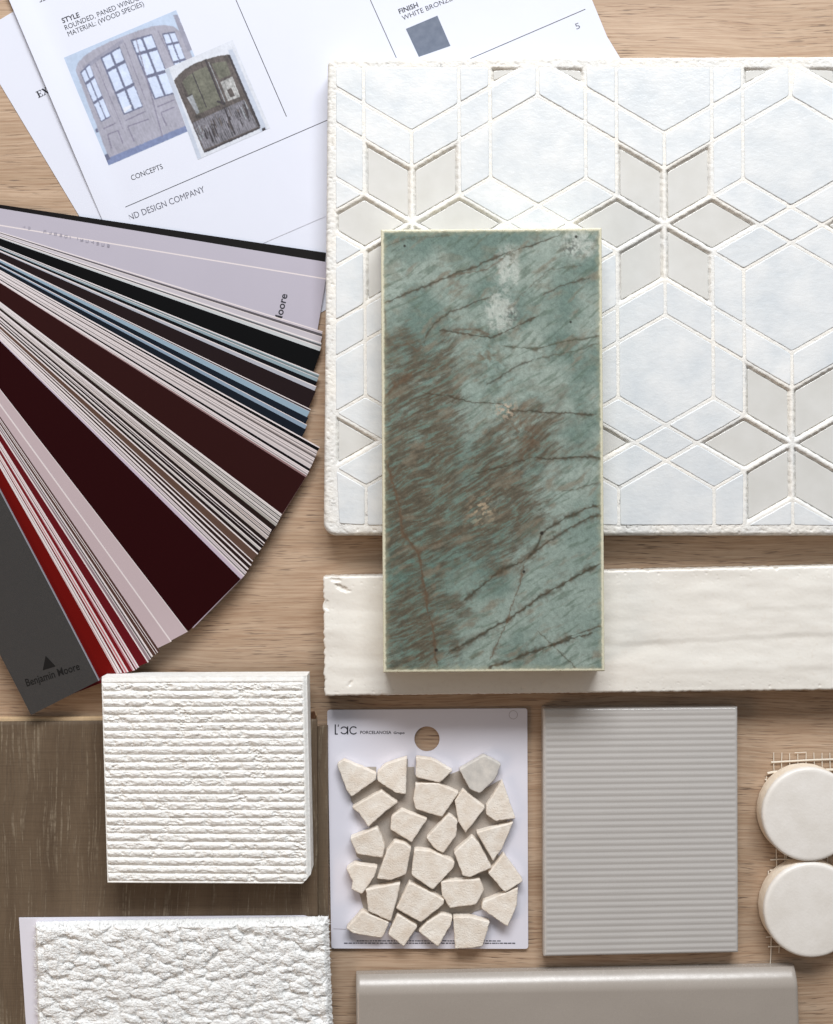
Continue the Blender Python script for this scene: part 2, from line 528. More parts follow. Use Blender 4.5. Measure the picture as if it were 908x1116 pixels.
def print_picture(name, quad, polys, mi, cols, z, parent, mat, seed=0):
    nx, ny = 270, 260
    PX, PY, u, v = quad_grid(quad, nx, ny)
    jx = PX + .35 * fbm(PX / 2.0, PY / 2.0, seed + 1, 2); jy = PY + .35 * fbm(PX / 2.0, PY / 2.0, seed + 2, 2)
    col = np.ones(PX.shape + (3,)) * nlin(cols[mi[0]][0])
    n1 = fbm(PX / 3.0, PY / 3.0, seed + 5, 4, .65); n2 = fbm(PX / 14, PY / 14, seed + 6, 3); n3 = fbm((PX * .39 + PY * .92) / 16, (PX * .92 - PY * .39) / 1.1, seed + 8, 3, .6)
    for p, m in zip(polys, mi):
        ins = np.zeros(PX.shape, bool); n = len(p)
        for i in range(n):
            (x0, y0), (x1, y1) = p[i - 1], p[i]
            if y0 == y1: continue
            ins ^= ((y0 > jy) != (y1 > jy)) & (jx < (x1 - x0) * (jy - y0) / (y1 - y0) + x0)
        c, var, streak = cols[m]
        f = 1 + var * (.6 * n1 + .6 * n2) + streak * n3
        col[ins] = nlin(c) * np.clip(f[ins], .2, 2.2)[:, None]
    for k in range(1):
        for ax in (0, 1):
            a = np.roll(col, 1, ax); b = np.roll(col, -1, ax)
            if ax == 0: a[0] = col[0]; b[-1] = col[-1]
            else: a[:, 0] = col[:, 0]; b[:, -1] = col[:, -1]
            col = .25 * a + .5 * col + .25 * b
    X, Y = to_world(PX, PY, z)
    V = np.stack([X.ravel(), Y.ravel(), np.full(X.size, z)], 1); idx = np.arange(nx * ny).reshape(ny, nx)
    F = np.stack([idx[:-1, :-1].ravel(), idx[1:, :-1].ravel(), idx[1:, 1:].ravel(), idx[:-1, 1:].ravel()], 1)
    me = mesh_np(name, V, F)
    at = me.color_attributes.new('stone', 'FLOAT_COLOR', 'POINT'); cc = np.ones((len(V), 4), np.float32); cc[:, :3] = np.clip(col.reshape(-1, 3) * .84, 0, 1)
    at.data.foreach_set('color', cc.ravel())
    return link(name, me, mat, parent)

def build_sheet_top():
    t = thing('paper_sheet', 'white printed sheet on top showing two arched door pictures and a grey swatch', 'paper', 300, 120, 0.0, 'loose printed sheets')
    # outline; left edge lifts off slightly
    W = 634 * .92; nx, ny = 60, 40
    bl = A1 + V1 * 353; br = Vector((684, 94)); top = -120
    tl = A1 + V1 * (-130); tr_ = Vector((646, 0)) + Vector((.385, .923)) * (-130)
    PX, PY, u, v = quad_grid([tuple(tl), tuple(tr_), tuple(br), tuple(bl)], nx, ny)
    dleft = u * 620
    z = .00062 + .0022 * (1 - sstep(0, 34, dleft)) * sstep(0.05, .45, 1 - v)
    X, Y = to_world(PX, PY, z)
    base = np.stack([X.ravel(), Y.ravel(), z.ravel()], 1); lo = base.copy(); lo[:, 2] -= .00012
    idx = np.arange(nx * ny).reshape(ny, nx)
    F = np.stack([idx[:-1, :-1].ravel(), idx[1:, :-1].ravel(), idx[1:, 1:].ravel(), idx[:-1, 1:].ravel()], 1)
    N = nx * ny
    ring = np.concatenate([idx[0, :-1], idx[:-1, -1], idx[-1, :0:-1], idx[:0:-1, 0]]); rj = np.roll(ring, -1)
    SK = np.stack([ring, rj, rj + N, ring + N], 1)
    me = mesh_np('paper', np.concatenate([base, lo]), np.concatenate([F, F[:, ::-1] + N, SK]), np.concatenate([np.ones(2 * len(F), bool), np.zeros(len(SK), bool)]))
    me.set_sharp_from_angle(angle=math.radians(30))
    link('paper', me, M['paper'], t)
    z = .00066
    # ruled lines
    for a, b, w in (((115, 235), (638, 10), .75), ((246, -26), (312.3, 127), .75), ((392, -26), (432, 63), .75)):
        link('ruled_line', flat_poly([stroke(a, b, w)], z, [0], 'rule'), M['ink'], t)
    text('printed_text', 'STYLE', 68.6, 25.4, 20.5, 20, 5.6, z, M['ink'], t, .02)
    text('printed_text', 'ROUNDED, PANED WINDOWS', 71.8, 32.9, 22.1, 98, 5.6, z, M['ink'], t)
    text('printed_text', 'MATERIAL: (WOOD SPECIES)', 75.0, 39.8, 22.1, 89, 5.6, z, M['ink'], t)
    text('printed_text', 'CONCEPTS', 144.0, 196.8, 21, 36.5, 5.8, z, M['ink'], t)
    text('printed_text', 'BOND DESIGN COMPANY', 130.5, 244.6, 20.9, 100, 7.0, z, M['greyink'], t)
    text('printed_text', 'FINISH', 435.7, 15.2, 20.5, 22, 5.4, z, M['ink'], t, .02)
    text('printed_text', 'WHITE BRONZE SATIN', 439.5, 22.4, 22.1, 82, 5.4, z, M['ink'], t)
    text('printed_text', '5', 628.5, 32.2, 21, 4.6, 6.6, z, M['greyink'], t)
    serif_E(t, 39.5, 4.4, 22, 9, z)
    # finish swatch
    sw = [(442.3, 31.5), (476.7, 17), (491, 50), (456.6, 62)]
    sm = NT('bronze_swatch_print', (96, 104, 122), .6, .3); nz = sm.noise(sm.co(), 260, 4)
    sm.base(sm.mix(nz.outputs['Fac'], linA((82, 92, 112)), linA((122, 130, 146))))
    link('finish_swatch', flat_poly([sw], z, [0], 'swatch'), sm.m, t)
    pm = make_stone_attr('photo_print', .5, .3, gs=2500, gamt=.08, bump=.00002)
    # ---- picture of the pale arched door
    k = 160 / 908.0
    T = lambda pts: [(60 + x * k, 10 + y * k) for (x, y) in pts]
    wall = flat((196, 210, 230)); wood = flat((176, 168, 176), var=.16, vs=700); wood2 = flat((160, 152, 164), var=.14, vs=700)
    pane = flat((200, 215, 243), var=.05, vs=300); dark = flat((86, 90, 116)); ground = flat((118, 132, 176)); line = flat((120, 116, 136))
    polys = []; mi = []
    def add(pts, m, raw=False): polys.append(pts if raw else T(pts)); mi.append(m)
    add([(55, 300), (750, 5), (1015, 672), (325, 970)], 0)
    arch = [(338, 935), (128, 380), (140, 335), (180, 290), (250, 245), (330, 205), (420, 168), (520, 130), (610, 104), (680, 97), (735, 108), (775, 140), (800, 180), (1000, 660), (985, 690)]
    add(arch, 1)
    add([(165, 360), (415, 185), (430, 200), (195, 372)], 2)
    add([(302, 932), (325, 970), (1015, 672), (1000, 640)], 5)
    wins = [[(155, 390), (212, 335), (345, 665), (285, 700)], [(280, 300), (400, 228), (545, 605), (425, 655)],
            [(465, 190), (597, 152), (745, 520), (615, 560)], [(660, 150), (740, 138), (850, 410), (770, 440)]]
    for q in wins:
        add(q, 4)
        tl, tr_, br_, bl_ = [Vector(p) for p in q]
        rows = (0.0, .24, .62, 1.0); cols = (0, .5, 1)
        for r in range(3):
            for c in range(2):
                g = .035; gv = .02
                u0, u1 = cols[c] + g, cols[c + 1] - g; v0, v1 = rows[r] + gv, rows[r + 1] - gv
                f = lambda u, v: tuple(tl.lerp(tr_, u).lerp(bl_.lerp(br_, u), v))
                add([f(u0 + .04, v0 + .01), f(u1, v0 + .01), f(u1, v1), f(u0 + .04, v1)], 3)
    def ln(a, b, w=5, m=6): add(stroke(a, b, w), m)
    ln((500, 180), (665, 790), 7); ln((430, 210), (560, 560), 4); ln((250, 330), (420, 740), 4); ln((635, 130), (730, 330), 5)
    for q in ([(300, 740), (375, 705)], [(325, 775), (390, 750)], [(325, 775), (350, 860)], [(390, 750), (420, 830)], [(435, 690), (560, 632)],
              [(450, 725), (580, 680)], [(450, 725), (490, 820)], [(630, 605), (740, 560)], [(655, 640), (740, 605)], [(655, 640), (690, 720)]):
        ln(q[0], q[1], 7)
    add([(305, 905), (325, 890), (345, 925), (318, 940)], 4); add([(248, 742), (262, 735), (270, 760), (255, 765)], 4)
    add([(730, 35), (760, 35), (850, 250), (820, 265)], 2)
    add([(420, 612), (470, 590), (474, 606), (430, 640)], 7)
    print_picture('door_picture', [(69.7, 62.9), (192, 11), (239, 128.5), (117.2, 181)], polys, mi, [((186, 202, 226), .10, .03), ((164, 163, 178), .16, .14), ((148, 148, 166), .14, .12), ((206, 218, 243), .14, 0), ((104, 108, 134), .2, 0), ((122, 134, 172), .2, 0), ((128, 124, 144), .2, .1), ((226, 230, 240), .1, 0)], z, t, pm, 3)['label'] = 'printed picture of a pale arched double door with paned windows'
    # ---- picture of the dark weathered door
    k2 = 180 / 908.0
    T = lambda pts: [(180 + x * k2, 30 + y * k2) for (x, y) in pts]
    polys = []; mi = []
    add([(-2, 230), (370, 68), (577, 552), (180, 727)], 0)
    add([(0, 232), (20, 222), (200, 715), (180, 725)], 6)
    add([(345, 125), (370, 118), (560, 560), (525, 575)], 6)
    add([(48, 292), (75, 258), (110, 228), (160, 198), (220, 176), (290, 156), (352, 148), (525, 552), (215, 690)], 1)
    add([(95, 300), (120, 270), (165, 240), (228, 212), (318, 415), (175, 480)], 2)
    add([(255, 200), (290, 190), (335, 185), (362, 258), (300, 285)], 2)
    add([(305, 300), (370, 268), (412, 380), (345, 405)], 4)
    add([(120, 385), (150, 370), (190, 465), (175, 478)], 5)
    add([(340, 345), (362, 330), (385, 375), (360, 385)], 1)
    add([(150, 525), (435, 395), (512, 545), (215, 672)], 3)
    rr = random.Random(5)
    for i in range(46):
        f = rr.random(); x = 165 + f * 290; y = 515 - f * 120 + rr.uniform(0, 90); L_ = rr.uniform(20, 70)
        ln((x, y), (x + L_ * .4, y + L_), rr.uniform(3, 8), rr.choice([1, 5, 7, 7, 1]))
    ln((150, 250), (228, 440), 6, 7); ln((222, 178), (385, 590), 9, 7); ln((240, 190), (330, 410), 4, 5); ln((120, 380), (150, 365), 5, 7)
    ln((165, 500), (430, 385), 10, 1); ln((350, 150), (520, 545), 12, 7); ln((215, 686), (520, 552), 9, 7); ln((285, 405), (330, 420), 12, 7)
    add([(530, 556), (548, 548), (555, 566), (538, 574)], 7)
    zz = z + .00006
    print_picture('door_picture', [(179.6, 75.6), (253.4, 43.5), (294.4, 139.4), (215.7, 174)], polys, mi, [((212, 216, 226), .12, .05), ((88, 80, 78), .6, .3), ((104, 104, 92), .5, .1), ((116, 114, 122), .5, .8), ((168, 168, 168), .7, .4), ((150, 154, 160), .4, .3), ((190, 198, 214), .1, 0), ((54, 48, 54), .4, .3)], zz, t, pm, 23)['label'] = 'printed picture of a dark weathered arched door'
build_sheet_under()
build_sheet_top()

# ================================================================== FAN DECK
def build_fan():
    t = thing('paint_fan_deck', 'paint fan deck spread open with teal, maroon and red strips under a charcoal cover', 'fan deck', 120, 480, 0.0)
    PIV = Vector(P(-187, 236, 0.004))
    HW = 39.5 * S
    W_ = (222, 214, 214)
    # leading tip corner, colour, margin width, sheen roughness
    L = [
        (358.2, 286, (196, 190, 204), 0, .45),
        (351.8, 361, (206, 197, 206), 1.0, .4), (351.2, 367, (204, 198, 206), 0.6, .4), (350.6, 373.5, (196, 198, 203), 1.2, .4), (350.2, 378, (206, 210, 212), .8, .4),
        (349.6, 383, (10, 10, 12), 0, .3),
        (348.2, 408, (160, 180, 186), 1.0, .35), (347.0, 412, (148, 168, 177), .5, .35), (345.6, 416, (16, 18, 23), 0, .3), (345.0, 421, (184, 186, 196), 1.0, .35),
        (344.3, 426.5, (40, 27, 29), 0, .3),
        (338.8, 446, (60, 58, 66), .9, .35), (337.6, 448.4, (150, 175, 193), .3, .35), (336.2, 455.4, (25, 33, 45), 0, .3), (334.8, 463, (142, 162, 182), .7, .35), (333.5, 468, (25, 32, 43), 0, .3),
        (348.8, 487.3, (14, 13, 15), 1.4, .3), (346.2, 491.6, (214, 200, 198), .7, .4), (345.0, 495.5, (190, 176, 174), .8, .4), (343.2, 499.5, (212, 200, 199), .6, .4),
        (341.6, 503.3, (203, 192, 192), .8, .4), (340.0, 507, (214, 204, 204), .6, .4), (338.2, 511, (20, 16, 18), 0, .3), (337.0, 513.6, (212, 199, 201), 1.0, .4), (334.8, 517.8, (150, 118, 118), .6, .4),
        (333.2, 520, (54, 21, 20), 0, .28),
        (307.4, 560.5, (192, 190, 182), 1.3, .4), (305.6, 564.3, (168, 165, 158), .5, .4), (304.0, 567.5, (197, 192, 186), .8, .4), (302.4, 571, (176, 171, 164), .5, .4),
        (301.0, 574, (44, 30, 27), 0, .3),
        (296.2, 577.4, (192, 179, 173), 1.0, .4), (294.6, 581, (170, 156, 150), .5, .4), (292.8, 584.8, (196, 185, 180), .7, .4),
        (291.0, 588.4, (40, 28, 26), 0, .3), (288.8, 591.6, (46, 34, 31), 1.2, .3), (287.2, 594.6, (36, 26, 25), .5, .3), (284.8, 597.6, (204, 198, 193), .9, .4),
        (283.6, 600.4, (42, 30, 28), 0, .3), (281.6, 603.3, (108, 82, 70), 1.4, .35),
        (275.9, 611.4, (62, 42, 36), 1.0, .35), (274.2, 615.6, (50, 34, 31), 1.5, .35), (271.2, 619.8, (58, 40, 37), 1.8, .35), (269.2, 623.6, (196, 184, 190), .8, .4), (266.6, 627.2, (206, 190, 206), 1.3, .4),
        (262.4, 631, (47, 6, 9), 0, .25),
        (204.6, 688.5, (206, 187, 191), .6, .4), (187.2, 699, (204, 184, 188), 1.4, .4),
        (174.2, 709.4, (92, 62, 56), 0, .35), (172.2, 711.2, (84, 54, 48), .7, .35), (170.2, 712.8, (92, 62, 54), .6, .35),
        (166.8, 715.2, (206, 190, 190), 1.5, .4), (164.6, 718.4, (150, 130, 136), .6, .4),
        (162.2, 721.5, (112, 22, 30), 1.3, .3), (151.8, 727.2, (204, 160, 170), 1.3, .35), (149.4, 729, (112, 24, 32), .9, .3), (147.2, 730.4, (196, 140, 150), 1.2, .35),
        (144.4, 731.2, (132, 26, 32), 0, .3), (140.2, 732.2, (200, 122, 128), 1.4, .35), (136.6, 732.8, (128, 26, 32), .9, .3), (133.2, 733.2, (208, 150, 152), 1.4, .35), (130.2, 733.6, (206, 168, 168), 1.6, .35),
        (127.2, 734, (122, 16, 12), .3, .28),
    ]
    L2 = []
    for k, q in enumerate(L):
        L2.append(q)
        if k + 1 < len(L):
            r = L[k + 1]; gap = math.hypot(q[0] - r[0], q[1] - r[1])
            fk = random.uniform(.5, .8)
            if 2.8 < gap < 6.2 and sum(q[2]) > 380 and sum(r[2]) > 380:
                L2.append(((q[0] + r[0]) / 2, (q[1] + r[1]) / 2, tuple(v * fk for v in q[2]), random.choice((0, .5, .7)), .4))  # extra leaf, its neighbour's colour darkened to paint shade into the gaps
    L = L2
    n = len(L); SEG = 22
    zt0, zp0 = .0022, .0025
    dt, dp = .00015, .00028; th = .00013
    def zof(i, r, R): 
        f = min(1.0, r / R); s = f * f * (3 - 2 * f)
        a = zp0 + i * dp; b = zt0 + i * dt
        return a * (1 - s) + b * s
    def strip(i, tip, hw, thick, margin, zfun, marks=(), skew=0.0):
        px, py = tip; zt = zfun(1.0)
        Q = Vector(P(px, py, zt)) - PIV; R = Q.length
        # the leading edge is on the upper (counter-clockwise) side
        ang = math.atan2(Q.y, Q.x) - math.asin(min(.99, hw / R))
        d = Vector((math.cos(ang), math.sin(ang))); nrm = Vector((-d.y, d.x)); Lx = math.sqrt(R * R - hw * hw)
        rows = [hw]
        if margin: rows.append(hw - margin * S)
        for (a, w, mi) in marks: rows += [hw - a * S, hw - (a + w) * S]
        rows.append(-hw)
        V = []; F = []; mi_ = []
        xs = [-.012 + (Lx + .012) * k / SEG for k in range(SEG + 1)]
        m = len(rows)
        for lay in (0, 1):
            for x in xs:
                z = zfun(max(0, x) / Lx) - (thick if lay else 0)
                for y in rows:
                    p = PIV + d * (x - skew * (hw - y) * max(0, x) / Lx) + nrm * y; V.append((p.x, p.y, z))
        N = m * (SEG + 1)
        for k in range(SEG):
            for j in range(m - 1):
                a = k * m + j
                F.append((a, a + 1, a + m + 1, a + m))
                is_mark = (margin and j == 0)
                if marks and not margin and j % 2 == 1: is_mark = True
                mi_.append(1 if is_mark else 0)
                F.append((N + a, N + a + m, N + a + m + 1, N + a + 1)); mi_.append(2)
            for (j, s) in ((0, 0), (m - 1, 1)):
                a = k * m + j
                F.append((a, a + m, N + a + m, N + a) if s == 0 else (a, N + a, N + a + m, a + m)); mi_.append(2)
        for (k, s) in ((0, 0), (SEG, 1)):
            for j in range(m - 1):
                a = k * m + j
                F.append((a, N + a, N + a + 1, a + 1) if s == 0 else (a, a + 1, N + a + 1, N + a)); mi_.append(2)
        me = mesh_py('colour_strip', V, F, mi_)
        # smooth along the length
        return me, d, nrm, Lx
    edge = flat(W_, .6, .3, 'strip_edge')
    white = flat((226, 216, 216), .5, .3, 'strip_margin')
    # back cover
    me, *_ = strip(-1, (355.4, 275.4), HW * 1.03, .0006, 0, lambda f: .0017 + .0006 * (1 - f))
    blk = flat((12, 8, 8), .5, .15, 'back_board')
    link('back_cover', me, [blk, blk, blk], t)
    first = None
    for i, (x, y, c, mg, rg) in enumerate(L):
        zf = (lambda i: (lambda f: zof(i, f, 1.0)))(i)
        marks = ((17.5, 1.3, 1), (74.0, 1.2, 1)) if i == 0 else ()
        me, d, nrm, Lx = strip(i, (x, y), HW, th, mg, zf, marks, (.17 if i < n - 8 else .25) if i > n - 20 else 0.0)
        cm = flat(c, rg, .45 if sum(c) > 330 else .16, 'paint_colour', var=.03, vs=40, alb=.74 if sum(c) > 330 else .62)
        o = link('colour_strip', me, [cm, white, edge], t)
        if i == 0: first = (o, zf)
    o, zf = first
    text('lettering', 'Benjamin Moore', 295.5, 399.0, 77, 80, 8.0, 0, M['ink'], o, .02, lambda X_, Y_: np.full(len(X_), zf(.93) + .00003))
    # faint row of characters printed along the pale strip
    dim = flat((150, 146, 160), .6, .3)
    polys = []; rr = random.Random(2)
    for k in range(17):
        f = k / 16.0; x = 26 + 92 * f; y = 247.5 + 20.5 * f
        if k in (2, 3): continue
        for (a, b) in (((-1.2, -1.4), (-1.2, 1.4)), ((-1.2, -1.4), (1.2, -1.4)), ((1.2, -1.4), (1.2, 1.4)), ((-1.2, 0), (1.2, 0)), ((-1.2, 1.4), (1.2, 1.4))):
            if rr.random() < .72: polys.append(stroke((x + a[0], y + a[1]), (x + b[0], y + b[1]), .7))
    link('lettering', flat_poly(polys, zf(.45) + .00004, [0] * len(polys), 'faint_marks'), dim, o)
    # charcoal front cover
    zc = lambda f: (zp0 + n * dp + .0016) * (1 - f * f * (3 - 2 * f)) + (zt0 + n * dt + .0016) * f * f * (3 - 2 * f)
    me, d, nrm, Lx = strip(n, (108.2, 741.5), HW * 1.03, .0014, .9, zc)
    ce = flat((150, 152, 162), .4, .4, 'cover_edge')
    c = link('front_cover', me, [M['cover'], ce, ce], t); c['label'] = 'charcoal front cover'
    zl = zc(.93) + .00035
    logo = flat((12, 11, 12), .5, .3, 'black_foil')
    zfun = lambda X_, Y_: np.array([zc(min(1.0, (Vector(P(a, b, zc(.9))) - PIV).length / Lx)) + .00012 for a, b in zip(X_, Y_)])
    text('lettering', 'Benjamin Moore', 29.5, 748.2, 17.8, 61, 8.4, zl, logo, c, .010, zfun)
    def em(polys, name, m):
        V = []; F = []; 
        for q in polys:
            b = len(V); zz = zfun([p[0] for p in q], [p[1] for p in q])
            pts = [P(p[0], p[1], z_) + (z_,) for p, z_ in zip(q, zz)]
            if area(pts) < 0: pts = pts[::-1]
            V += pts; F.append(tuple(range(b, b + len(q))))
        link(name, mesh_py(name, V, F), m, c)
    em([[(49.8, 714.6), (60.8, 726.2), (46.6, 730.6)]], 'emblem', logo)
    em([stroke((51.2, 721.5), (50.6, 727.4), .8), stroke((51.4, 721.5), (54.8, 726), .8), stroke((53.6, 722.4), (53.0, 726.8), .7), stroke((55.0, 723.2), (57.4, 725.6), .7)], 'emblem_lines', flat((74, 72, 71), .5, .3))
    # pivot post outside the frame
    ring = [(PIV.x + .004 * math.cos(a), PIV.y + .004 * math.sin(a)) for a in np.linspace(0, 2 * math.pi, 24, endpoint=False)]
    link('pivot_post', prism('pivot_post', ring, .0004, zc(0) + .0015, .0006), M['steel'], t)
build_fan()

# ================================================================== MOSAIC PANEL
def clip_poly(poly, x0, y0, x1, y1):
    def cl(p, f, inter):
        out = []
        for i in range(len(p)):
            a, b = p[i - 1], p[i]
            fa, fb = f(a), f(b)
            if fa != fb: out.append(inter(a, b))
            if fb: out.append(b)
        return out
    def ix(x): return lambda a, b: (x, a[1] + (b[1] - a[1]) * (x - a[0]) / (b[0] - a[0]))
    def iy(y): return lambda a, b: (a[0] + (b[0] - a[0]) * (y - a[1]) / (b[1] - a[1]), y)
    for f, it in ((lambda p: p[0] >= x0, ix(x0)), (lambda p: p[0] <= x1, ix(x1)), (lambda p: p[1] >= y0, iy(y0)), (lambda p: p[1] <= y1, iy(y1))):
        if len(poly) < 3: return []
        poly = cl(poly, f, it)
    return poly

def sdf_poly(PX, PY, poly):
    """signed distance, negative inside, for a convex polygon"""
    q = ccw(poly); d = np.full(PX.shape, -1e9)
    for i in range(len(q)):
        a = Vector(q[i]); b = Vector(q[(i + 1) % len(q)]); e = (b - a)
        if e.length < 1e-6: continue
        e.normalize()
        d = np.maximum(d, (PX - a.x) * e.y - (PY - a.y) * e.x)
    return d

def build_mosaic():
    t = thing('mosaic_panel', 'large white mosaic sample of hexagon tiles with grey six-pointed stars in cream grout', 'mosaic panel', 630, 320, .0009)
    ZT = .0182; ZG = .01782
    a = 60.0; LU = 275.5 / a; WD = LU / 2 - math.sqrt(3); HD = WD / math.sqrt(3)
    rot = math.radians(-0.35)
    org = Vector((724.6, 244.0))
    def W(x, y):      # lattice units (y up) -> reference units
        X = x * a; Y = -y * a
        return (org.x + X * math.cos(rot) - Y * math.sin(rot) * -1 * -1, org.y + Y * math.cos(rot) - X * math.sin(rot))
    r3 = math.sqrt(3)
    polys = []
    def R(p, k): c, s = math.cos(k * math.pi / 3), math.sin(k * math.pi / 3); return (p[0] * c - p[1] * s, p[0] * s + p[1] * c)
    seen = set()
    for i in range(-4, 4):
        for j in range(-4, 4):
            sx, sy = LU * i + LU / 2 * j, LU * r3 / 2 * j
            for k in range(6):
                rh = [R(p, k) for p in ((0, 0), (r3 / 2, -.5), (r3, 0), (r3 / 2, .5))]
                polys.append(('star_tile', [W(sx + p[0], sy + p[1]) for p in rh]))
            for k in range(3):
                dm = [R(p, k) for p in ((LU / 2 - WD, 0), (LU / 2, -HD), (LU / 2 + WD, 0), (LU / 2, HD))]
                polys.append(('diamond_tile', [W(sx + p[0], sy + p[1]) for p in dm]))
            for (hx, hy) in ((LU / 2, LU / (2 * r3)), (LU / 2, -LU / (2 * r3))):
                hexp = [(hx + math.sin(q * math.pi / 3), hy + math.cos(q * math.pi / 3)) for q in range(6)]
                polys.append(('hexagon_tile', [W(sx + p[0], sy + p[1]) for p in hexp]))
            # twelve parallelograms round every star (each touches one outer star edge and one hexagon side)
            for k in range(6):
                for m in (1, -1):
                    pg = [R((x, y * m), k) for (x, y) in ((LU / 2, HD), (LU / 2 - r3 / 2, HD + .5), (r3 / 2, .5), (r3, 0))]
                    polys.append(('parallelogram_tile', [W(sx + p[0], sy + p[1]) for p in pg]))
    X0, Y0, X1, Y1 = 364.5, 71.5, 948, 574.0
    outer = [(357.0, 62.5), (960, 60.0), (960, 583.6), (352.5, 583.6)]
    nx, ny = 606, 522
    PX, PY, u, v = quad_grid(outer, nx, ny)
    # rounded corners on the left
    for (cxn, cyn, sy_) in ((352.5, 583.6, -1), (357, 62.5, 1)):
        r = 14.0 if sy_ < 0 else 7.0
        ccx, ccy = cxn + r, cyn + sy_ * r
        m = (PX < ccx) & ((PY > ccy) if sy_ < 0 else (PY < ccy))
        dx = ccx - PX; dy = PY - ccy
        ss = np.maximum(np.abs(dx), np.abs(dy)); rr_ = np.hypot(dx, dy)
        k = np.where(rr_ > 1e-6, ss / np.maximum(rr_, 1e-6), 1)
        PX = np.where(m, ccx - dx * k, PX); PY = np.where(m, ccy + dy * k, PY)
    H = np.zeros(PX.shape)           # depth below grout face in reference units
    kept = []
    for name, p in polys:
        p = ccw([(x, y) for x, y in p])
        q = clip_poly(p, X0, Y0, X1, Y1)
        if len(q) < 3: continue
        # drop duplicate points
        qq = []
        for pt in q:
            if not qq or math.hypot(pt[0] - qq[-1][0], pt[1] - qq[-1][1]) > .05: qq.append(pt)
        if math.hypot(qq[0][0] - qq[-1][0], qq[0][1] - qq[-1][1]) < .05: qq.pop()
        if len(qq) < 3 or abs(area(qq)) < 60: continue
        c = (round(sum(x for x, _ in qq) / len(qq), 0), round(sum(y for _, y in qq) / len(qq), 0), name)
        per = sum(math.hypot(qq[i][0] - qq[i - 1][0], qq[i][1] - qq[i - 1][1]) for i in range(len(qq)))
        if abs(area(qq)) / per < 3.4: continue
        wi = inset(ccw([P(x, y, ZT) for (x, y) in qq]), 2.9 * S)
        if area(wi) < 2.5e-5 or area(wi) > .8 * abs(area(qq)) * S * S * 1.1: continue
        if any(abs(c[0] - o[0]) < 3 and abs(c[1] - o[1]) < 3 and o[2] == name for o in seen): continue
        mg = True
        while mg and len(qq) > 3:
            mg = False
            for i in range(len(qq)):
                if math.hypot(qq[i][0] - qq[i - 1][0], qq[i][1] - qq[i - 1][1]) < 9:
                    qq[i] = ((qq[i][0] + qq[i - 1][0]) / 2, (qq[i][1] + qq[i - 1][1]) / 2); qq.pop(i - 1); mg = True; break
        seen.add(c); kept.append((name, ccw(qq)))
    for name, q in kept:
        xs = [p[0] for p in q]; ys = [p[1] for p in q]
        box = (PX > min(xs) - 4) & (PX < max(xs) + 4) & (PY > min(ys) - 4) & (PY < max(ys) + 4)
        d = sdf_poly(PX[box], PY[box], q)
        if name == 'star_tile':
            w = .7 * fbm(PX[box] / 6, PY[box] / 6, 5, 2)
            dep = 5.0 * sstep(.8, 5.4, -d + w)
        else:
            dep = 2.6 * sstep(1.6, 4.0, -d)
        H[box] = np.maximum(H[box], dep)
    nz = .35 * fbm(PX / 5, PY / 5, 1, 3) + .3 * fbm(PX / 1.7, PY / 1.7, 9, 2)
    edge_d = np.minimum(np.minimum(PX - PX[:, :1], PY - PY[:1, :]), PY[-1:, :] - PY)
    e = np.minimum(np.minimum(u * 600, v * 521), (1 - v) * 521)
    drop = roundover(e, 5.0)
    side_pits = 1.2 * sstep(.25, .8, fbm(PX / 4, PY / 4, 21, 3)) * sstep(14, 6, e)
    Z = ZG - (H + drop + side_pits) * S + nz * S * .7
    X, Y = to_world(PX, PY, ZT)
    col = np.empty(PX.shape + (3,)); c0 = nlin((246, 242, 235)) * .88; c1 = nlin((238, 237, 234)) * .88; cd = nlin((150, 148, 142)) * .9
    f = sstep(-.5, .5, fbm(PX / 40, PY / 40, 4, 2))[..., None]
    col[:] = c0 * (1 - f) + c1 * f
    rim = (sstep(12, 3, e) * sstep(-.1, .5, fbm(PX / 9, PY / 3, 31, 3)) * .35)[..., None]
    col = col * (1 - rim) + cd * rim
    for (sx, sy, r, k) in ((480, 73, 5, .9), (486, 80, 5, .8), (693, 76, 4, .8), (696, 80, 3, .7), (676, 548, 6, .8), (683, 572, 7, .9), (398, 560, 6, .7), (386, 562, 5, .7), (372, 570, 8, .6), (362, 548, 6, .5), (676, 530, 4, .6), (402, 548, 5, .6)):
        m = (k * sstep(r, r * .3, np.hypot(PX - sx, PY - sy)) * sstep(.0, .45, fbm(PX / 2.2, PY / 2.2, 17, 2)))[..., None]
        col = col * (1 - m) + nlin((92, 92, 92)) * m
        Z -= m[..., 0] * .8 * S
    me = heightfield('grout', X, Y, Z, .0009, col)
    link('grout_bed', me, M['grout'], t)
    for name, q in kept:
        star = name == 'star_tile'
        ins = 4.2 if star else 1.6
        w = [P(x, y, ZT) for (x, y) in q]
        w = inset(ccw(w), ins * S)
        if area(w) < 4e-6: continue
        tl = (random.uniform(-.008, .008), random.uniform(-.008, .008))
        if star:
            me = tile_prism(name, w, .0142, ZG - 3.1 * S + .0003, .0004, 1.6 * S, 5 * S, .12 * S, 700, tl)
        else:
            me = tile_prism(name, w, .0155, ZT + random.uniform(-.00010, .00014), .00048, 2.2 * S, 5 * S, .25 * S, 700, (tl[0] * .6, tl[1] * .6))
        link(name, me, M['star'] if star else M['tile'], t)
build_mosaic()

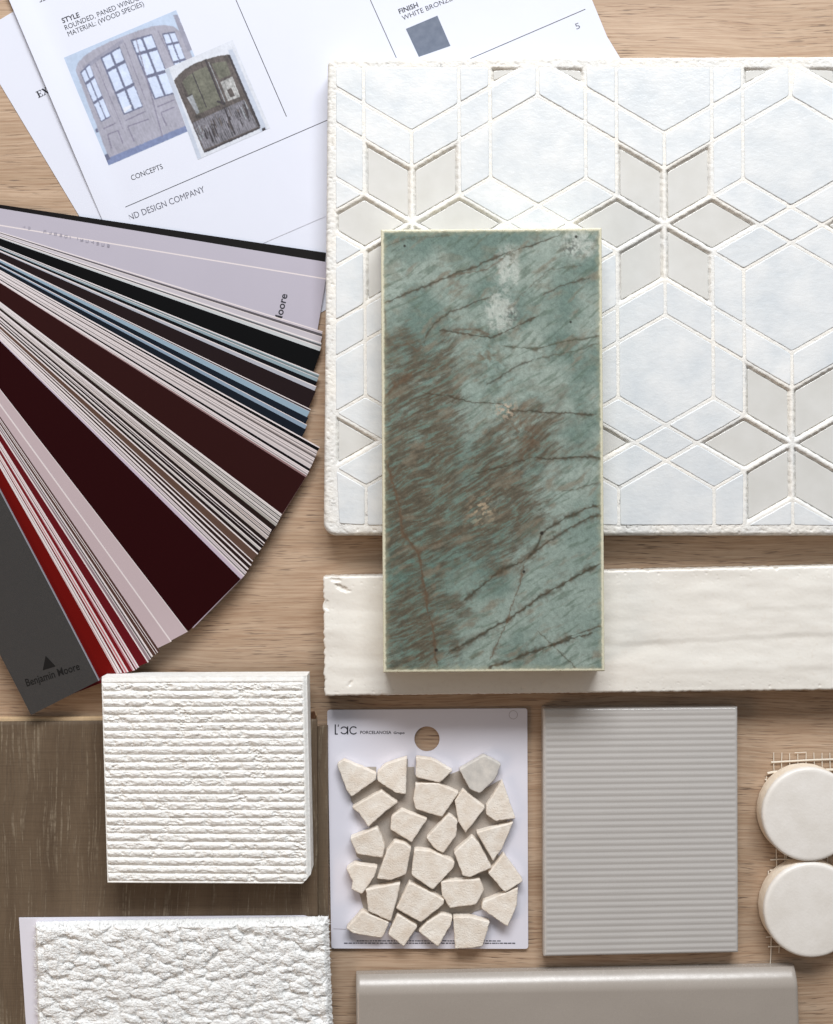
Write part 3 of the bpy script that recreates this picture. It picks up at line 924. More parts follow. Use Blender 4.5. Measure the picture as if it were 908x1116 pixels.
# ================================================================== WHITE MARBLE BAR
def build_bar():
    q = [(352.2, 628.5), (960, 615.6), (960, 751.5), (353.8, 758.5)]; zt = .0182
    PX, PY, u, v = quad_grid(q, 610, 134)
    w, h = 608.0, 132.0
    dl, dt, db = u * w, v * h, (1 - v) * h
    jl = 1.6 * fbm(PY / 9, PX * 0 + 3, 2, 3); jt = .7 * fbm(PX / 7, PX * 0 + 5, 4, 3) - 2.4 * sstep(.45, .9, fbm(PX / 14, PX * 0 + 8, 8, 2)); jb = .8 * fbm(PX / 7, PX * 0 + 9, 6, 3)
    PX = PX + jl * sstep(12, 0, dl); PY = PY - jt * sstep(8, 0, dt) * .8 + jb * sstep(8, 0, db) * .8
    e = np.minimum(np.minimum(dl, dt), db)
    Z = zt - S * roundover(e, 2.2)
    Z += S * (.7 * fbm(PX / 60, PY / 24, 12, 2) + .05 * fbm(PX / 4, PY / 3, 14, 3))
    # shallow steps running along the length
    for (yy, sl, amp, x0) in ((704, -.05, .9, 640), (676, -.06, .35, 700), (736, -.03, .35, 700)):
        line = yy + sl * (PX - 660) + 1.6 * fbm(PX / 40, PX * 0 + yy, 19, 2)
        Z -= S * amp * sstep(-5, 2.5, PY - line) * sstep(26, 3, PY - line) * sstep(x0, x0 + 60, PX)
    # chips
    for (cx, cy, rx, ry, dep, an) in ((373, 641, 11, 3.2, 2.2, .45), (382, 745, 5, 2.2, 1.2, -1.0), (366, 632, 8, 3, 1.5, .1), (356, 660, 4, 7, 1.2, 0)):
        dx, dy = PX - cx, PY - cy; xr = dx * math.cos(an) + dy * math.sin(an); yr = -dx * math.sin(an) + dy * math.cos(an)
        Z -= S * dep * sstep(1, .4, np.hypot(xr / rx, yr / ry) + .25 * fbm(PX / 3, PY / 3, 23, 2))
    pit = sstep(.55, .95, fbm(PX / 4.5, PY / 3.5, 27, 3)) * sstep(22, 2, e)
    Z -= S * .9 * pit
    X, Y = to_world(PX, PY, zt)
    me = heightfield('marble_bar', X, Y, Z, 0.0004)
    x, y = P(650, 690, 0)
    props(link('marble_bar', me, M['marble'], base=(x, y, 0.0004)), 'long white marble bar with chipped edges lying under the green stone slab', 'marble tile')
build_bar()

# ================================================================== GREEN STONE SLAB
def polydist(PX, PY, pts):
    d = np.full(PX.shape, 1e9); tpos = np.zeros(PX.shape)
    n = len(pts) - 1
    for i in range(n):
        ax, ay = pts[i]; bx, by = pts[i + 1]; ex, ey = bx - ax, by - ay; l2 = ex * ex + ey * ey
        tt = np.clip(((PX - ax) * ex + (PY - ay) * ey) / l2, 0, 1)
        dd = np.hypot(PX - ax - tt * ex, PY - ay - tt * ey)
        m = dd < d; d = np.where(m, dd, d); tpos = np.where(m, (i + tt) / n, tpos)
    return d, tpos

def build_slab():
    q = [(415.0, 250.0), (656.0, 248.0), (659.2, 731.6), (417.6, 733.2)]; zt = .0392
    PX, PY, u, v = quad_grid(q, 400, 800)
    # --- colour of the polished face
    wx = PX + 3.5 * fbm(PX / 30, PY / 30, 40, 3); wy = PY + 3.5 * fbm(PX / 30, PY / 30, 50, 3)
    big = fbm(wx / 70, wy / 70, 2, 4)
    fine = fbm(PX / 5, PY / 5, 61, 4, .6)
    def C(*c): return nlin(c)
    f = sstep(-.5, .6, big)[..., None]
    col = C(103, 126, 116) * (1 - f) + C(146, 160, 149) * f
    def lay(mask, c, k=1.0):
        nonlocal col
        m = np.clip(mask * k, 0, 1)[..., None]; col = col * (1 - m) + C(*c) * m
    # more saturated green low on the left, paler grey-green low on the right
    lay(sstep(.0, 1.0, np.exp(-(((PX - 440) / 80) ** 2 + ((PY - 590) / 140) ** 2)) + .25 * big), (88, 122, 111), .75)
    lay(sstep(.1, 1.0, np.exp(-(((PX - 625) / 75) ** 2 + ((PY - 640) / 110) ** 2)) + .2 * big), (134, 152, 142), .8)
    lay(sstep(.2, 1.0, np.exp(-(((PX - 520) / 60) ** 2 + ((PY - 420) / 70) ** 2)) + .3 * fine), (142, 160, 150), .55)
    # grain stripes running up to the right
    an = math.radians(27)
    sx_ = PX + .3 * (wx - PX); sy_ = PY + .3 * (wy - PY)
    al = (sx_ * math.cos(an) - sy_ * math.sin(an)); ac = (sx_ * math.sin(an) + sy_ * math.cos(an)); ac = ac + .0011 * (al - 150) ** 2 * .35
    ac2 = ac + 4 * fbm(al / 70, ac / 60, 71, 2)
    strk = fbm(al / 40, ac2 / 10, 81, 5, .66); strk2 = fbm(al / 24, ac2 / 3.6, 83, 5, .68)
    zone = np.maximum(np.exp(-(((PX - 455) / 62) ** 2 + ((PY - 520) / 120) ** 2)), .95 * np.exp(-(((PX - 535) / 55) ** 2 + ((PY - 545) / 75) ** 2)))
    zone = np.maximum(zone, .75 * np.exp(-(((PX - 450) / 55) ** 2 + ((PY - 680) / 75) ** 2)))
    zone = np.maximum(zone, .8 * np.exp(-(((PX - 455) / 60) ** 2 + ((PY - 420) / 60) ** 2)))
    zone = np.maximum(zone, .6 * np.exp(-(((PX - 580) / 40) ** 2 + ((PY - 480) / 50) ** 2)))
    zone = np.clip(zone + .18 * fbm(wx / 25, wy / 25, 91, 3), 0, 1)
    lay(sstep(.25, .85, zone) * sstep(-.7, .4, fbm(wx / 16, wy / 10, 93, 4)), (106, 98, 76), .6)
    lay(sstep(-.6, .55, strk * .8 + (zone - .45) * 1.2 + .25 * fine) * sstep(.03, .42, zone), (96, 84, 66), .9)
    lay(sstep(-.1, .55, strk2) * sstep(.1, .5, zone), (74, 68, 54), .6)
    lay(sstep(.1, .6, -strk2) * sstep(.25, .7, zone), (96, 134, 123), .5)
    # faint brownish haze patches elsewhere
    lay(sstep(.15, .8, fbm(wx / 26, wy / 16, 95, 4)) * sstep(620, 300, PY), (116, 110, 90), .4)
    lay(sstep(.25, .8, fbm(al / 40, ac2 / 14, 96, 4)), (124, 112, 92), .65)
    lay(sstep(.1, .7, fbm(al / 30, ac2 / 5, 98, 4)) * (1 - zone), (86, 104, 88), .6)
    # rusty flecks round the middle
    lay(np.exp(-(((PX - 570) / 26) ** 2 + ((PY - 470) / 26) ** 2)) * sstep(-.3, .5, fbm(wx / 9, wy / 9, 97, 3)), (108, 88, 66), .8)
    lay(np.exp(-(((PX - 530) / 20) ** 2 + ((PY - 390) / 14) ** 2)) * sstep(-.3, .5, fbm(wx / 10, wy / 7, 99, 3)), (112, 98, 76), .8)
    # chalky cloud near the top
    cl = np.maximum(np.exp(-(((wx - 552) / 13) ** 2 + ((wy - 292) / 22) ** 2)), np.exp(-(((wx - 545) / 15) ** 2 + ((wy - 340) / 24) ** 2)))
    cl = np.maximum(cl, .8 * np.exp(-(((wx - 632) / 22) ** 2 + ((wy - 264) / 15) ** 2)))
    lay(sstep(.05, 1.1, 1.15 * cl * (1 + .9 * fbm(PX / 8, PY / 8, 101, 5, .65))), (184, 190, 180), .72)
    lay(sstep(.3, .8, np.exp(-(((wx - 570) / 90) ** 2 + ((wy - 680) / 12) ** 2))) * 0, (0, 0, 0))
    sp = np.maximum(np.exp(-(((PX - 622) / 11) ** 2 + ((PY - 270) / 10) ** 2)), np.exp(-(((PX - 559) / 9) ** 2 + ((PY - 344) / 11) ** 2)))
    lay(sp * sstep(-.15, .35, fbm(PX / 3.5, PY / 3.5, 105, 3)), (92, 96, 90), .85)
    lay(np.exp(-(((PX - 552) / 12) ** 2 + ((PY - 447) / 9) ** 2)) * sstep(-.2, .4, fbm(PX / 4, PY / 4, 107, 3)), (196, 170, 142), .8)
    lay(np.exp(-(((PX - 525) / 14) ** 2 + ((PY - 556) / 14) ** 2)) * sstep(0, .4, fbm(al / 9, ac2 / 4, 109, 3)), (186, 162, 128), .7)
    # dark veins
    a5 = lambda pts: [(400 + x * .3084, 230 + y * .3084) for x, y in pts]
    a6 = lambda pts: [(400 + x * .3084, 480 + y * .3084) for x, y in pts]
    DK, BR, OL = (66, 60, 44), (98, 76, 54), (78, 82, 64)
    veins = [
        (a5([(40, 335), (200, 270), (290, 230), (400, 185), (470, 160), (690, 80)]), 1.3, DK, .85), (a5([(290, 230), (420, 205), (540, 130)]), .9, BR, .6),
        (a5([(200, 470), (215, 430), (235, 400), (290, 360), (440, 300)]), 1.0, DK, .8), (a5([(250, 420), (320, 430), (440, 450), (540, 400), (610, 365)]), 1.3, DK, .85),
        (a5([(420, 615), (490, 570), (590, 520)]), 1.1, DK, .75), (a5([(300, 420), (380, 415), (430, 440)]), 1.8, BR, .6),
        (a5([(480, 480), (600, 485), (660, 470), (840, 440)]), 1.2, OL, .85), (a5([(190, 640), (300, 655), (370, 680), (480, 682), (510, 705), (640, 712), (840, 718)]), 1.1, DK, .85),
        (a5([(620, 300), (700, 260), (790, 238)]), 1.2, DK, .7), (a5([(40, 680), (100, 620), (160, 575)]), 2.4, BR, .8), (a5([(60, 130), (150, 95), (300, 85)]), 1.0, OL, .5),
        (a5([(600, 520), (720, 500), (840, 460)]), .9, OL, .6), (a5([(520, 320), (640, 210), (760, 190)]), .8, OL, .5), (a5([(60, 330), (70, 480), (140, 470), (190, 500)]), 1.0, BR, .5),
        (a6([(370, 120), (490, 90), (540, 70), (580, 60), (650, 62), (750, 58), (840, 62)]), 1.5, DK, .9), (a6([(540, 70), (585, 10), (590, -60)]), 2.0, BR, .5),
        (a6([(340, 570), (400, 520), (480, 455), (560, 425), (590, 395), (625, 325), (700, 270), (840, 222)]), 2.0, DK, .92),
        (a6([(590, 395), (700, 320), (770, 280), (840, 262)]), 1.5, DK, .85), (a6([(280, 760), (400, 690), (500, 630), (620, 550), (720, 490), (840, 425)]), 1.9, DK, .92),
        (a6([(405, 812), (520, 770), (640, 730), (720, 700), (800, 682)]), 2.0, DK, .92), (a6([(640, 730), (720, 690), (840, 650)]), 1.2, DK, .8),
        (a6([(60, 40), (100, 180), (130, 330), (180, 395), (200, 500), (215, 600), (240, 700), (248, 812)]), 1.7, BR, .9), (a6([(435, 780), (490, 650), (530, 530), (560, 430)]), .9, BR, .75),
        (a6([(600, 670), (740, 808)]), .7, OL, .7), (a6([(600, 235), (690, 180), (830, 150)]), .9, OL, .6), (a6([(180, 395), (260, 350), (360, 320)]), 1.2, BR, .6),
    ]
    vwx = wx * .4 + PX * .6 + 1.2 * fbm(PX / 6, PY / 6, 130, 2); vwy = wy * .4 + PY * .6 + 1.2 * fbm(PX / 6, PY / 6, 170, 2)
    vw = fbm(PX / 14, PY / 14, 210, 3); vh = sstep(-.3, .4, fbm(PX / 6, PY / 6, 250, 2))
    for k, (pts, w, c, al_) in enumerate(veins):
        d, tp = polydist(vwx, vwy, pts)
        ww = w * np.clip(.85 + 1.1 * vw, .15, 2) * sstep(0, .06, tp) * sstep(1, .94, tp) + .05
        lay(np.exp(-(d / np.maximum(ww, .15)) ** 2), c, al_)
        lay(np.exp(-(d / (ww * 3.5 + .3)) ** 2) * vh, BR, .3)
    for (sx, sy, r) in ((475.5, 708.5, 1.8), (628, 258, 1.6), (622, 351, 1.3), (441, 268, 1.4), (590.5, 581, 2.0), (571, 623, 1.6)):
        lay(sstep(r + .6, r - .6, np.hypot(PX - sx, PY - sy)), (40, 34, 28), .9)
    col *= (1 + .16 * fine[..., None] + .10 * fbm(PX / 1.8, PY / 1.8, 311, 2)[..., None]) * 1.0
    lum = col.mean(axis=2, keepdims=True); col = lum + .80 * (col - lum)
    # raw pale edge
    e = np.minimum(np.minimum(u, 1 - u) * 242, np.minimum(v, 1 - v) * 484)
    em = (sstep(4.2, 1.8, e + .8 * fbm(PX / 5, PY / 5, 301, 3)))[..., None] * .9
    em2 = (sstep(9, 1.0, e + 2.5 * fbm(PX / 9, PY / 9, 303, 3)))[..., None] * .35
    pale = C(224, 218, 192) * .93
    col = col * (1 - em2) + C(176, 170, 140) * em2
    col = col * (1 - em) + pale * em
    Z = zt - S * roundover(e, 1.6) - S * .6 * sstep(.5, 1.0, fbm(PX / 3, PY / 3, 305, 2)) * sstep(3, 1, e)
    X, Y = to_world(PX, PY, zt)
    me = heightfield('green_slab', X, Y, Z, .01865, np.clip(col, 0.002, 1))
    x, y = P(537, 490, .01865)
    props(link('stone_slab', me, M['green'], base=(x, y, .01865)), 'green quartzite slab with brown veins resting on the mosaic panel and the marble bar', 'stone slab')
build_slab()

# ================================================================== PLANK
def build_plank():
    zt = .0080
    q = [(-60, 787.5), (345.5, 784.0), (346.8, 1180), (-60, 1180)]
    PX, PY, u, v = quad_grid(q, 160, 160)
    e = np.minimum((1 - u) * 406, v * 393)
    Z = zt - S * roundover(e, 1.0)
    X, Y = to_world(PX, PY, zt)
    t = thing('wood_plank', 'grey-brown weathered wood flooring plank under the white block and carpet sample', 'wood plank', 150, 950, 0.0)
    link('plank_face', heightfield('plank_face', X, Y, Z, .0052), M['plank'], t)
    # paler core board showing at the top end, and the tongue along the right edge
    core = [P(-62, 783.0, .0052), P(344.6, 779.6, .0052), P(346.4, 1184, .0052), P(-62, 1184, .0052)]
    link('core_board', prism('core', core, .0004, .0050, .0004), M['rawwood'], t)
    tg = [P(345.8, 792, .0046), P(357.2, 791, .0046), P(359.2, 1184, .0046), P(347.0, 1184, .0046)]
    link('tongue', prism('tongue', tg, .0012, .0046, .0006), M['plank'], t)
    nk = [P(337, 776.5, .0056), P(342.5, 775, .0056), P(344.8, 781, .0056), P(344.4, 791, .0056), P(338, 792, .0056)]
    link('splinter', prism('splinter', subdiv(nk, .001), .0050, .0062, .0005, 2, .0002), M['darkwood'], t)
build_plank()

# ================================================================== CHISELLED BLOCK
def build_block():
    zt = .0275
    q = [(109.5, 738.2), (334.0, 737.2), (338.6, 964.6), (116.0, 963.4)]
    PX, PY, u, v = quad_grid(q, 460, 460)
    w, h = 225.0, 227.0
    dl, dr, dt, db = u * w, (1 - u) * w, v * h, (1 - v) * h
    yy = dt - 7.0 + .5 * fbm(PX / 60, PY / 200, 3, 2)
    T = yy / 8.72; k = np.floor(T); f = T - k
    prof = np.clip(np.sin(np.pi * np.clip(f, 0, 1)), 0, 1) ** .55
    prof = prof * (.62 + .38 * (1 - f))                     # steeper undersides
    lev = .82 + .5 * fbm(PX / 16, k * 3.7 + PY / 26, 5, 3) + .16 * fbm(PX / 4, PY / 4, 8, 2)
    crest = np.minimum(prof, np.clip(lev, .28, 1.05))
    broken = sstep(.05, .6, fbm(PX / 17, k * 5.1 + PY / 60, 15, 3))
    rough = 1.0 * fbm(PX / 6, PY / 3, 11, 4, .62) + .35 * fbm(PX / 1.9, PY / 1.6, 13, 2)
    hgt = 4.1 * crest * (1 - .45 * broken) + rough * (.45 + .9 * broken)
    inside = sstep(0, 2.0, np.minimum(np.minimum(dt - 5.5, dr - 4.0), np.minimum(dl - .5, db - 1.2)))
    Z = zt - S * 4.7 + S * hgt * inside
    rimz = zt - S * 3.0 - S * 1.0 * sstep(5.5, 0, dt) - S * 3.0 * sstep(4.5, 0, dr) - S * roundover(np.minimum(dl, db), 1.2)
    Z = Z * inside + rimz * (1 - inside)
    Z += S * .12 * fbm(PX / 3, PY / 3, 17, 3)
    # worn corner at the lower right
    c = (dr + db)
    PX = PX - sstep(11, 0, c) * 5.5; PY = PY - sstep(11, 0, c) * 4.0
    X, Y = to_world(PX, PY, zt)
    me = heightfield('chiselled_block', X, Y, Z, .0081)
    x, y = P(224, 852, .008)
    props(link('stone_block', me, M['block'], base=(x, y, .0081)), 'square white stone block with rough chiselled horizontal ridges on the wood plank', 'stone block')
build_block()

# ================================================================== CARPET SAMPLE
def build_carpet():
    t = thing('carpet_sample', 'cream nubby wool carpet sample on white backing card at the bottom left', 'carpet sample', 190, 1090, .0081)
    bk = [(20.5, 1000.5), (331, 998.0), (338, 1000), (341, 1004), (345, 1190), (33, 1190)]
    link('backing_card', prism('backing_card', [P(x, y, .0092) for x, y in bk], .0082, .0092, .0002), M['board'], t)
    zt = .0165
    q = [(36.0, 1008.0), (357.0, 1002.0), (364.5, 1180), (41.0, 1180)]
    PX, PY, u, v = quad_grid(q, 780, 440)
    w, h = 323.0, 178.0
    dl, dr, dt = u * w, (1 - u) * w, v * h
    wx = PX + 2.2 * fbm(PX / 9, PY / 6, 1, 3); wy = PY + 1.5 * fbm(PX / 8, PY / 5, 2, 3)
    rn = np.random.RandomState(21)
    base_h = 1.6 + .7 * fbm(PX / 9, PY / 4, 6, 3, .6); hgt = base_h.copy()
    gx = PX[0, -1] - PX[0, 0]; sxp = (nxp := PX.shape[1]) / 326.0; syp = PX.shape[0] / 178.0
    for q_ in range(1350):
        cx_ = rn.uniform(34, 366); cy_ = 1000 + 182 * rn.rand(); rx_ = rn.uniform(4.5, 12); ry_ = rn.uniform(3.2, 6.0); th_ = rn.normal(0, .28); h0 = rn.uniform(1.2, 5.6)
        j0 = int(max(0, (cx_ - 37 - 18) * sxp)); j1 = int(min(nxp, (cx_ - 37 + 18) * sxp)); i0 = int(max(0, (cy_ - 1006 - 14) * syp)); i1 = int(min(PX.shape[0], (cy_ - 1002 + 14) * syp))
        if j1 <= j0 or i1 <= i0: continue
        w_ = (slice(i0, i1), slice(j0, j1)); dx_ = wx[w_] - cx_; dy_ = wy[w_] - cy_
        xr = (dx_ * math.cos(th_) + dy_ * math.sin(th_)) / rx_; yr = (-dx_ * math.sin(th_) + dy_ * math.cos(th_)) / ry_
        d_ = np.hypot(xr, yr); b_ = h0 * .62 + 3.0 * np.sqrt(np.clip(1 - d_ * d_, 0, 1)) - 9 * np.clip(d_ - 1, 0, 1)
        k_ = .9; a_ = hgt[w_]; hh = np.clip(.5 + .5 * (b_ - a_) / k_, 0, 1)
        hgt[w_] = a_ * (1 - hh) + b_ * hh + k_ * hh * (1 - hh)
    hgt = 2.2 + 1.0 * hgt + .45 * fbm(PX / 1.4, PY / 1.2, 19, 3, .7) + .5 * fbm(PX / 4.5, PY / 2.2, 23, 3)
    ed = np.minimum(np.minimum(dl, dr), dt)
    jag = 2.2 * fbm(PX / 4, PY / 4, 31, 3)
    fall = roundover(np.clip(ed + jag * .3, 0, 50), 4.0)
    Z = zt - S * 9.0 + S * hgt * sstep(-1, 6, ed) - S * fall * 1.2
    Z = np.maximum(Z, .0094)
    jx = (.8 * fbm(PY / 3, PX * 0 + 2, 33, 3)); jy = .8 * fbm(PX / 3, PX * 0 + 4, 35, 3)
    PX = PX + jx * (sstep(6, 0, dl) - sstep(6, 0, dr)); PY = PY + jy * sstep(6, 0, dt)
    X, Y = to_world(PX, PY, zt - .002)
    me = heightfield('wool_pile', X, Y, Z, .0093)
    pile = link('wool_pile', me, M['carpet'], t)
    # fine loose fibres over the whole pile
    XX, YY = X, Y; ny, nx = Z.shape; r2 = np.random.RandomState(12); NF = 9000
    fi = r2.randint(4, ny - 4, NF); fj = r2.randint(4, nx - 4, NF)
    bx, by, bz = X[fi, fj], Y[fi, fj], Z[fi, fj]
    an_ = r2.uniform(0, 2 * math.pi, NF); ln_ = r2.uniform(2.0, 5.0, NF) * S; el = r2.uniform(-.2, .35, NF); wd = r2.uniform(.16, .34, NF) * S
    cu_ = an_ + r2.normal(0, .9, NF)
    p0 = np.stack([bx, by, bz - .0002], 1)
    p1 = p0 + np.stack([np.cos(an_) * ln_ * .5, np.sin(an_) * ln_ * .5, .0003 + el * ln_ * .5], 1)
    p2 = p1 + np.stack([np.cos(cu_) * ln_ * .5, np.sin(cu_) * ln_ * .5, (el - .6) * ln_ * .5], 1)
    sd = np.stack([-np.sin(an_), np.cos(an_), np.zeros(NF)], 1) * wd[:, None]; up_ = np.zeros((NF, 3)); up_[:, 2] = wd
    rings = []
    for p, k_ in ((p0, 1.0), (p1, .9), (p2, .3)):
        rings += [p + sd * k_, p - sd * k_ * .5 + up_ * k_, p - sd * k_ * .5 - up_ * k_]
    VV = np.stack(rings, 1).reshape(-1, 3); b0 = np.arange(NF) * 9; FF = []
    for seg in (0, 3):
        for m in range(3): FF.append(np.stack([b0 + seg + m, b0 + seg + (m + 1) % 3, b0 + seg + 3 + (m + 1) % 3, b0 + seg + 3 + m], 1))
    fo = link('wool_fibres', mesh_np('wool_fibres', VV, np.concatenate(FF)), M['carpet'], pile); fo['kind'] = 'stuff'
    # frayed yarn ends along the edges
    V = []; F = []
    rr = random.Random(4)
    def tuft(px, py, ang, ln_):
        a = math.radians(ang); z = rr.uniform(.0105, .0145); z2 = z + rr.uniform(-.001, .0008); w_ = rr.uniform(.5, 1.0)
        p = [(px, py, z), (px + ln_ * .6 * math.cos(a), py - ln_ * .6 * math.sin(a), z2), (px + ln_ * math.cos(a + rr.uniform(-.4, .4)), py - ln_ * math.sin(a), z2 - .0006)]
        b = len(V)
        for k, (x, y, zz) in enumerate(p):
            ww = w_ * (1, .8, .25)[k]
            for m in range(4):
                th_ = m * math.pi / 2
                ox = -math.sin(a) * ww * math.cos(th_) * .6; oy = -math.cos(a) * ww * math.cos(th_) * .6
                X_, Y_ = P(x + ox, y + oy, zz); V.append((X_, Y_, zz + math.sin(th_) * ww * .6 * S))
        for k in range(2):
            for m in range(4): F.append((b + k * 4 + m, b + k * 4 + (m + 1) % 4, b + k * 4 + 4 + (m + 1) % 4, b + k * 4 + 4 + m))
    for i in range(420):
        f = rr.random()
        if rr.random() < .40: tuft(354.5 + 5.5 * f, 1004 + 175 * f, rr.gauss(0, 35), rr.uniform(3, 6.5))
        elif rr.random() < .6: tuft(40 + 314 * f, 1011.5 - 6 * f, rr.gauss(90, 35), rr.uniform(3, 6))
        else: tuft(39.5 + 4 * f, 1010 + 165 * f, rr.gauss(180, 35), rr.uniform(2, 5))
    for i in range(26): tuft(rr.uniform(346, 356), rr.uniform(1004, 1008), rr.gauss(70, 25), rr.uniform(5, 9))
    o = link('frayed_edge', mesh_py('frayed', V, F, angle=60), M['carpet'], pile); o['kind'] = 'stuff'
build_carpet()

# ================================================================== CARD WITH STONE CHIPS
def build_chip_card():
    t = thing('sample_card', 'white sample card with a round hanging hole and broken cream stone chips glued on', 'sample card', 466, 905, 0.0004)
    zt = .0019
    c = [(356.8, 774.0), (574.6, 772.2), (575.6, 1034.0), (361.4, 1033.6)]
    outer = chamfer_corners(ccw([P(x, y, zt) for x, y in c]), 3 * S, 3)
    hx, hy = 465.4, 805.4; r = 13.9; NH = 48
    hole = [P(hx + r * math.cos(a), hy + r * math.sin(a), zt) for a in np.linspace(0, 2 * math.pi, NH, endpoint=False)]
    # card with a hole: fill with a 2-d curve turned to mesh
    cu = bpy.data.curves.new('card', 'CURVE'); cu.dimensions = '2D'; cu.fill_mode = 'BOTH'; cu.extrude = (zt - .0004) / 2 - .0001; cu.bevel_depth = .0001
    for ring in (outer, hole):
        sp = cu.splines.new('POLY'); sp.points.add(len(ring) - 1); sp.use_cyclic_u = True
        for p, (x, y) in zip(sp.points, ring): p.co = (x, y, 0, 1)
    o = bpy.data.objects.new('card', cu); COL.objects.link(o); bpy.context.view_layer.update()
    me = bpy.data.meshes.new_from_object(o.evaluated_get(bpy.context.evaluated_depsgraph_get()))
    bpy.data.objects.remove(o); bpy.data.curves.remove(cu)
    n = len(me.vertices); co = np.empty(n * 3, np.float32); me.vertices.foreach_get('co', co); co = co.reshape(-1, 3); co[:, 2] += (zt + .0004) / 2
    me.vertices.foreach_set('co', co.ravel()); me.materials.clear(); me.update()
    card = link('card', me, M['board'], t)
    k = 260 / 908.0
    T = lambda x, y: (340 + x * k, 750 + y * k)
    z = zt + .00008
    # logo built from strokes and arcs
    polys = [stroke((365.5, 789.5), (365.5, 800.2), 1.3), stroke((365.0, 800.0), (368.2, 800.0), 1.3), stroke((369.0, 789.6), (368.6, 792), 1.0)]
    faint = [stroke((363.5, 1012.2), (377, 1012.8), .6)]
    def arc(cx, cy, r_, a0, a1, w):
        nn = 14
        for i in range(nn):
            b0 = math.radians(a0 + (a1 - a0) * i / nn); b1 = math.radians(a0 + (a1 - a0) * (i + 1.15) / nn)
            polys.append(stroke((cx + r_ * math.cos(b0), cy - r_ * math.sin(b0)), (cx + r_ * math.cos(b1), cy - r_ * math.sin(b1)), w))
    arc(375.0, 796.0, 3.8, -150, 150, 1.2); polys.append(stroke((379.0, 791.6), (379.0, 800.4), 1.2))
    arc(385.4, 796.0, 4.0, 40, 320, 1.2)
    for i_ in range(20):
        b0, b1 = 2 * math.pi * i_ / 20, 2 * math.pi * (i_ + 1.1) / 20
        faint.append(stroke((559.5 + 4.6 * math.cos(b0), 779 + 4.6 * math.sin(b0)), (559.5 + 4.6 * math.cos(b1), 779 + 4.6 * math.sin(b1)), .5))
    link('faint_card_mark', flat_poly(faint, z, [0] * len(faint), 'mark'), flat((186, 176, 182), .7, .3), card)  # hairline and embossed ring, its relief drawn as flat tinted strokes
    link('logo', flat_poly(polys, z, [0] * len(polys), 'logo'), M['ink'], card)
    text('lettering', 'PORCELANOSA', 392.6, 799.9, 0, 34, 3.4, z, M['ink'], card, .01)
    text('lettering', 'Grupo', 429.0, 799.9, 0, 12, 2.6, z, M['ink'], card, .02)
    rr = random.Random(8); polys = []
    for (y0, xa, xb) in ((1025.4, 389, 546), (1027.9, 375, 560)):
        x = xa
        while x < xb:
            w_ = rr.uniform(1.2, 4.5); polys.append([(x, y0 - rr.uniform(.45, .7)), (x + w_, y0 - rr.uniform(.45, .7)), (x + w_, y0 + .55), (x, y0 + .55)]); x += w_ + rr.uniform(.5, 1.1)
    link('small_print', flat_poly(polys, z, [0] * len(polys), 'small_print'), M['greyink'], card)
    # grey glue mesh between the chips
    mp = [(120, 300), (245, 300), (245, 350), (365, 270), (365, 300), (390, 300), (392, 330), (520, 330), (560, 315), (640, 395), (715, 350), (745, 500), (700, 620), (760, 720), (700, 800),
          (690, 830), (620, 850), (560, 890), (500, 880), (410, 930), (320, 900), (280, 880), (200, 850), (180, 780), (230, 690), (170, 640), (160, 580), (230, 540), (150, 430)]
    me = prism('mesh', [P(*T(x, y), .0026) for x, y in mp], zt + .0001, .0026, .0003, 2)
    link('glue_mesh', me, M['mesh'], t)
    chips = [
        [(95, 290), (120, 272), (245, 325), (243, 350), (150, 415), (130, 385)], [(248, 320), (280, 290), (362, 262), (358, 405), (318, 398), (250, 355)],
        [(397, 262), (460, 270), (535, 315), (487, 362), (395, 340)], [(560, 310), (655, 255), (720, 290), (700, 345), (640, 402), (600, 385)],
        [(725, 350), (775, 495), (700, 507), (662, 480), (665, 445)], [(150, 455), (265, 390), (327, 437), (285, 465), (215, 530), (180, 478)],
        [(395, 362), (480, 362), (560, 398), (495, 492), (395, 462), (385, 425)], [(575, 385), (660, 455), (585, 552), (558, 510), (543, 430)],
        [(300, 490), (340, 462), (440, 498), (380, 588), (300, 540)], [(520, 478), (555, 505), (550, 560), (500, 630), (465, 610), (435, 570)],
        [(625, 548), (768, 510), (725, 610), (690, 660), (650, 590)], [(145, 570), (250, 530), (277, 600), (270, 648), (170, 632)],
        [(315, 582), (355, 590), (378, 610), (358, 710), (300, 733), (247, 727), (285, 620)], [(390, 615), (450, 618), (545, 662), (540, 685), (460, 768), (378, 712), (385, 650)],
        [(610, 565), (635, 590), (685, 685), (600, 720), (575, 715), (540, 625)], [(730, 632), (805, 735), (735, 778), (670, 705)],
        [(130, 690), (160, 668), (250, 680), (240, 715), (190, 785), (150, 765), (155, 735)], [(205, 765), (337, 742), (325, 800), (300, 890), (215, 850)],
        [(370, 738), (505, 805), (500, 825), (415, 893), (320, 840)], [(490, 735), (640, 727), (655, 770), (625, 825), (525, 838), (495, 790)],
        [(785, 760), (780, 830), (745, 908), (645, 840), (650, 815)], [(130, 915), (190, 848), (295, 893), (268, 953), (160, 935)],
        [(325, 860), (403, 908), (350, 985), (290, 938)], [(490, 858), (535, 870), (530, 900), (480, 985), (405, 925), (440, 890)],
        [(538, 870), (600, 870), (678, 892), (650, 985), (630, 985), (620, 990), (545, 992)]]
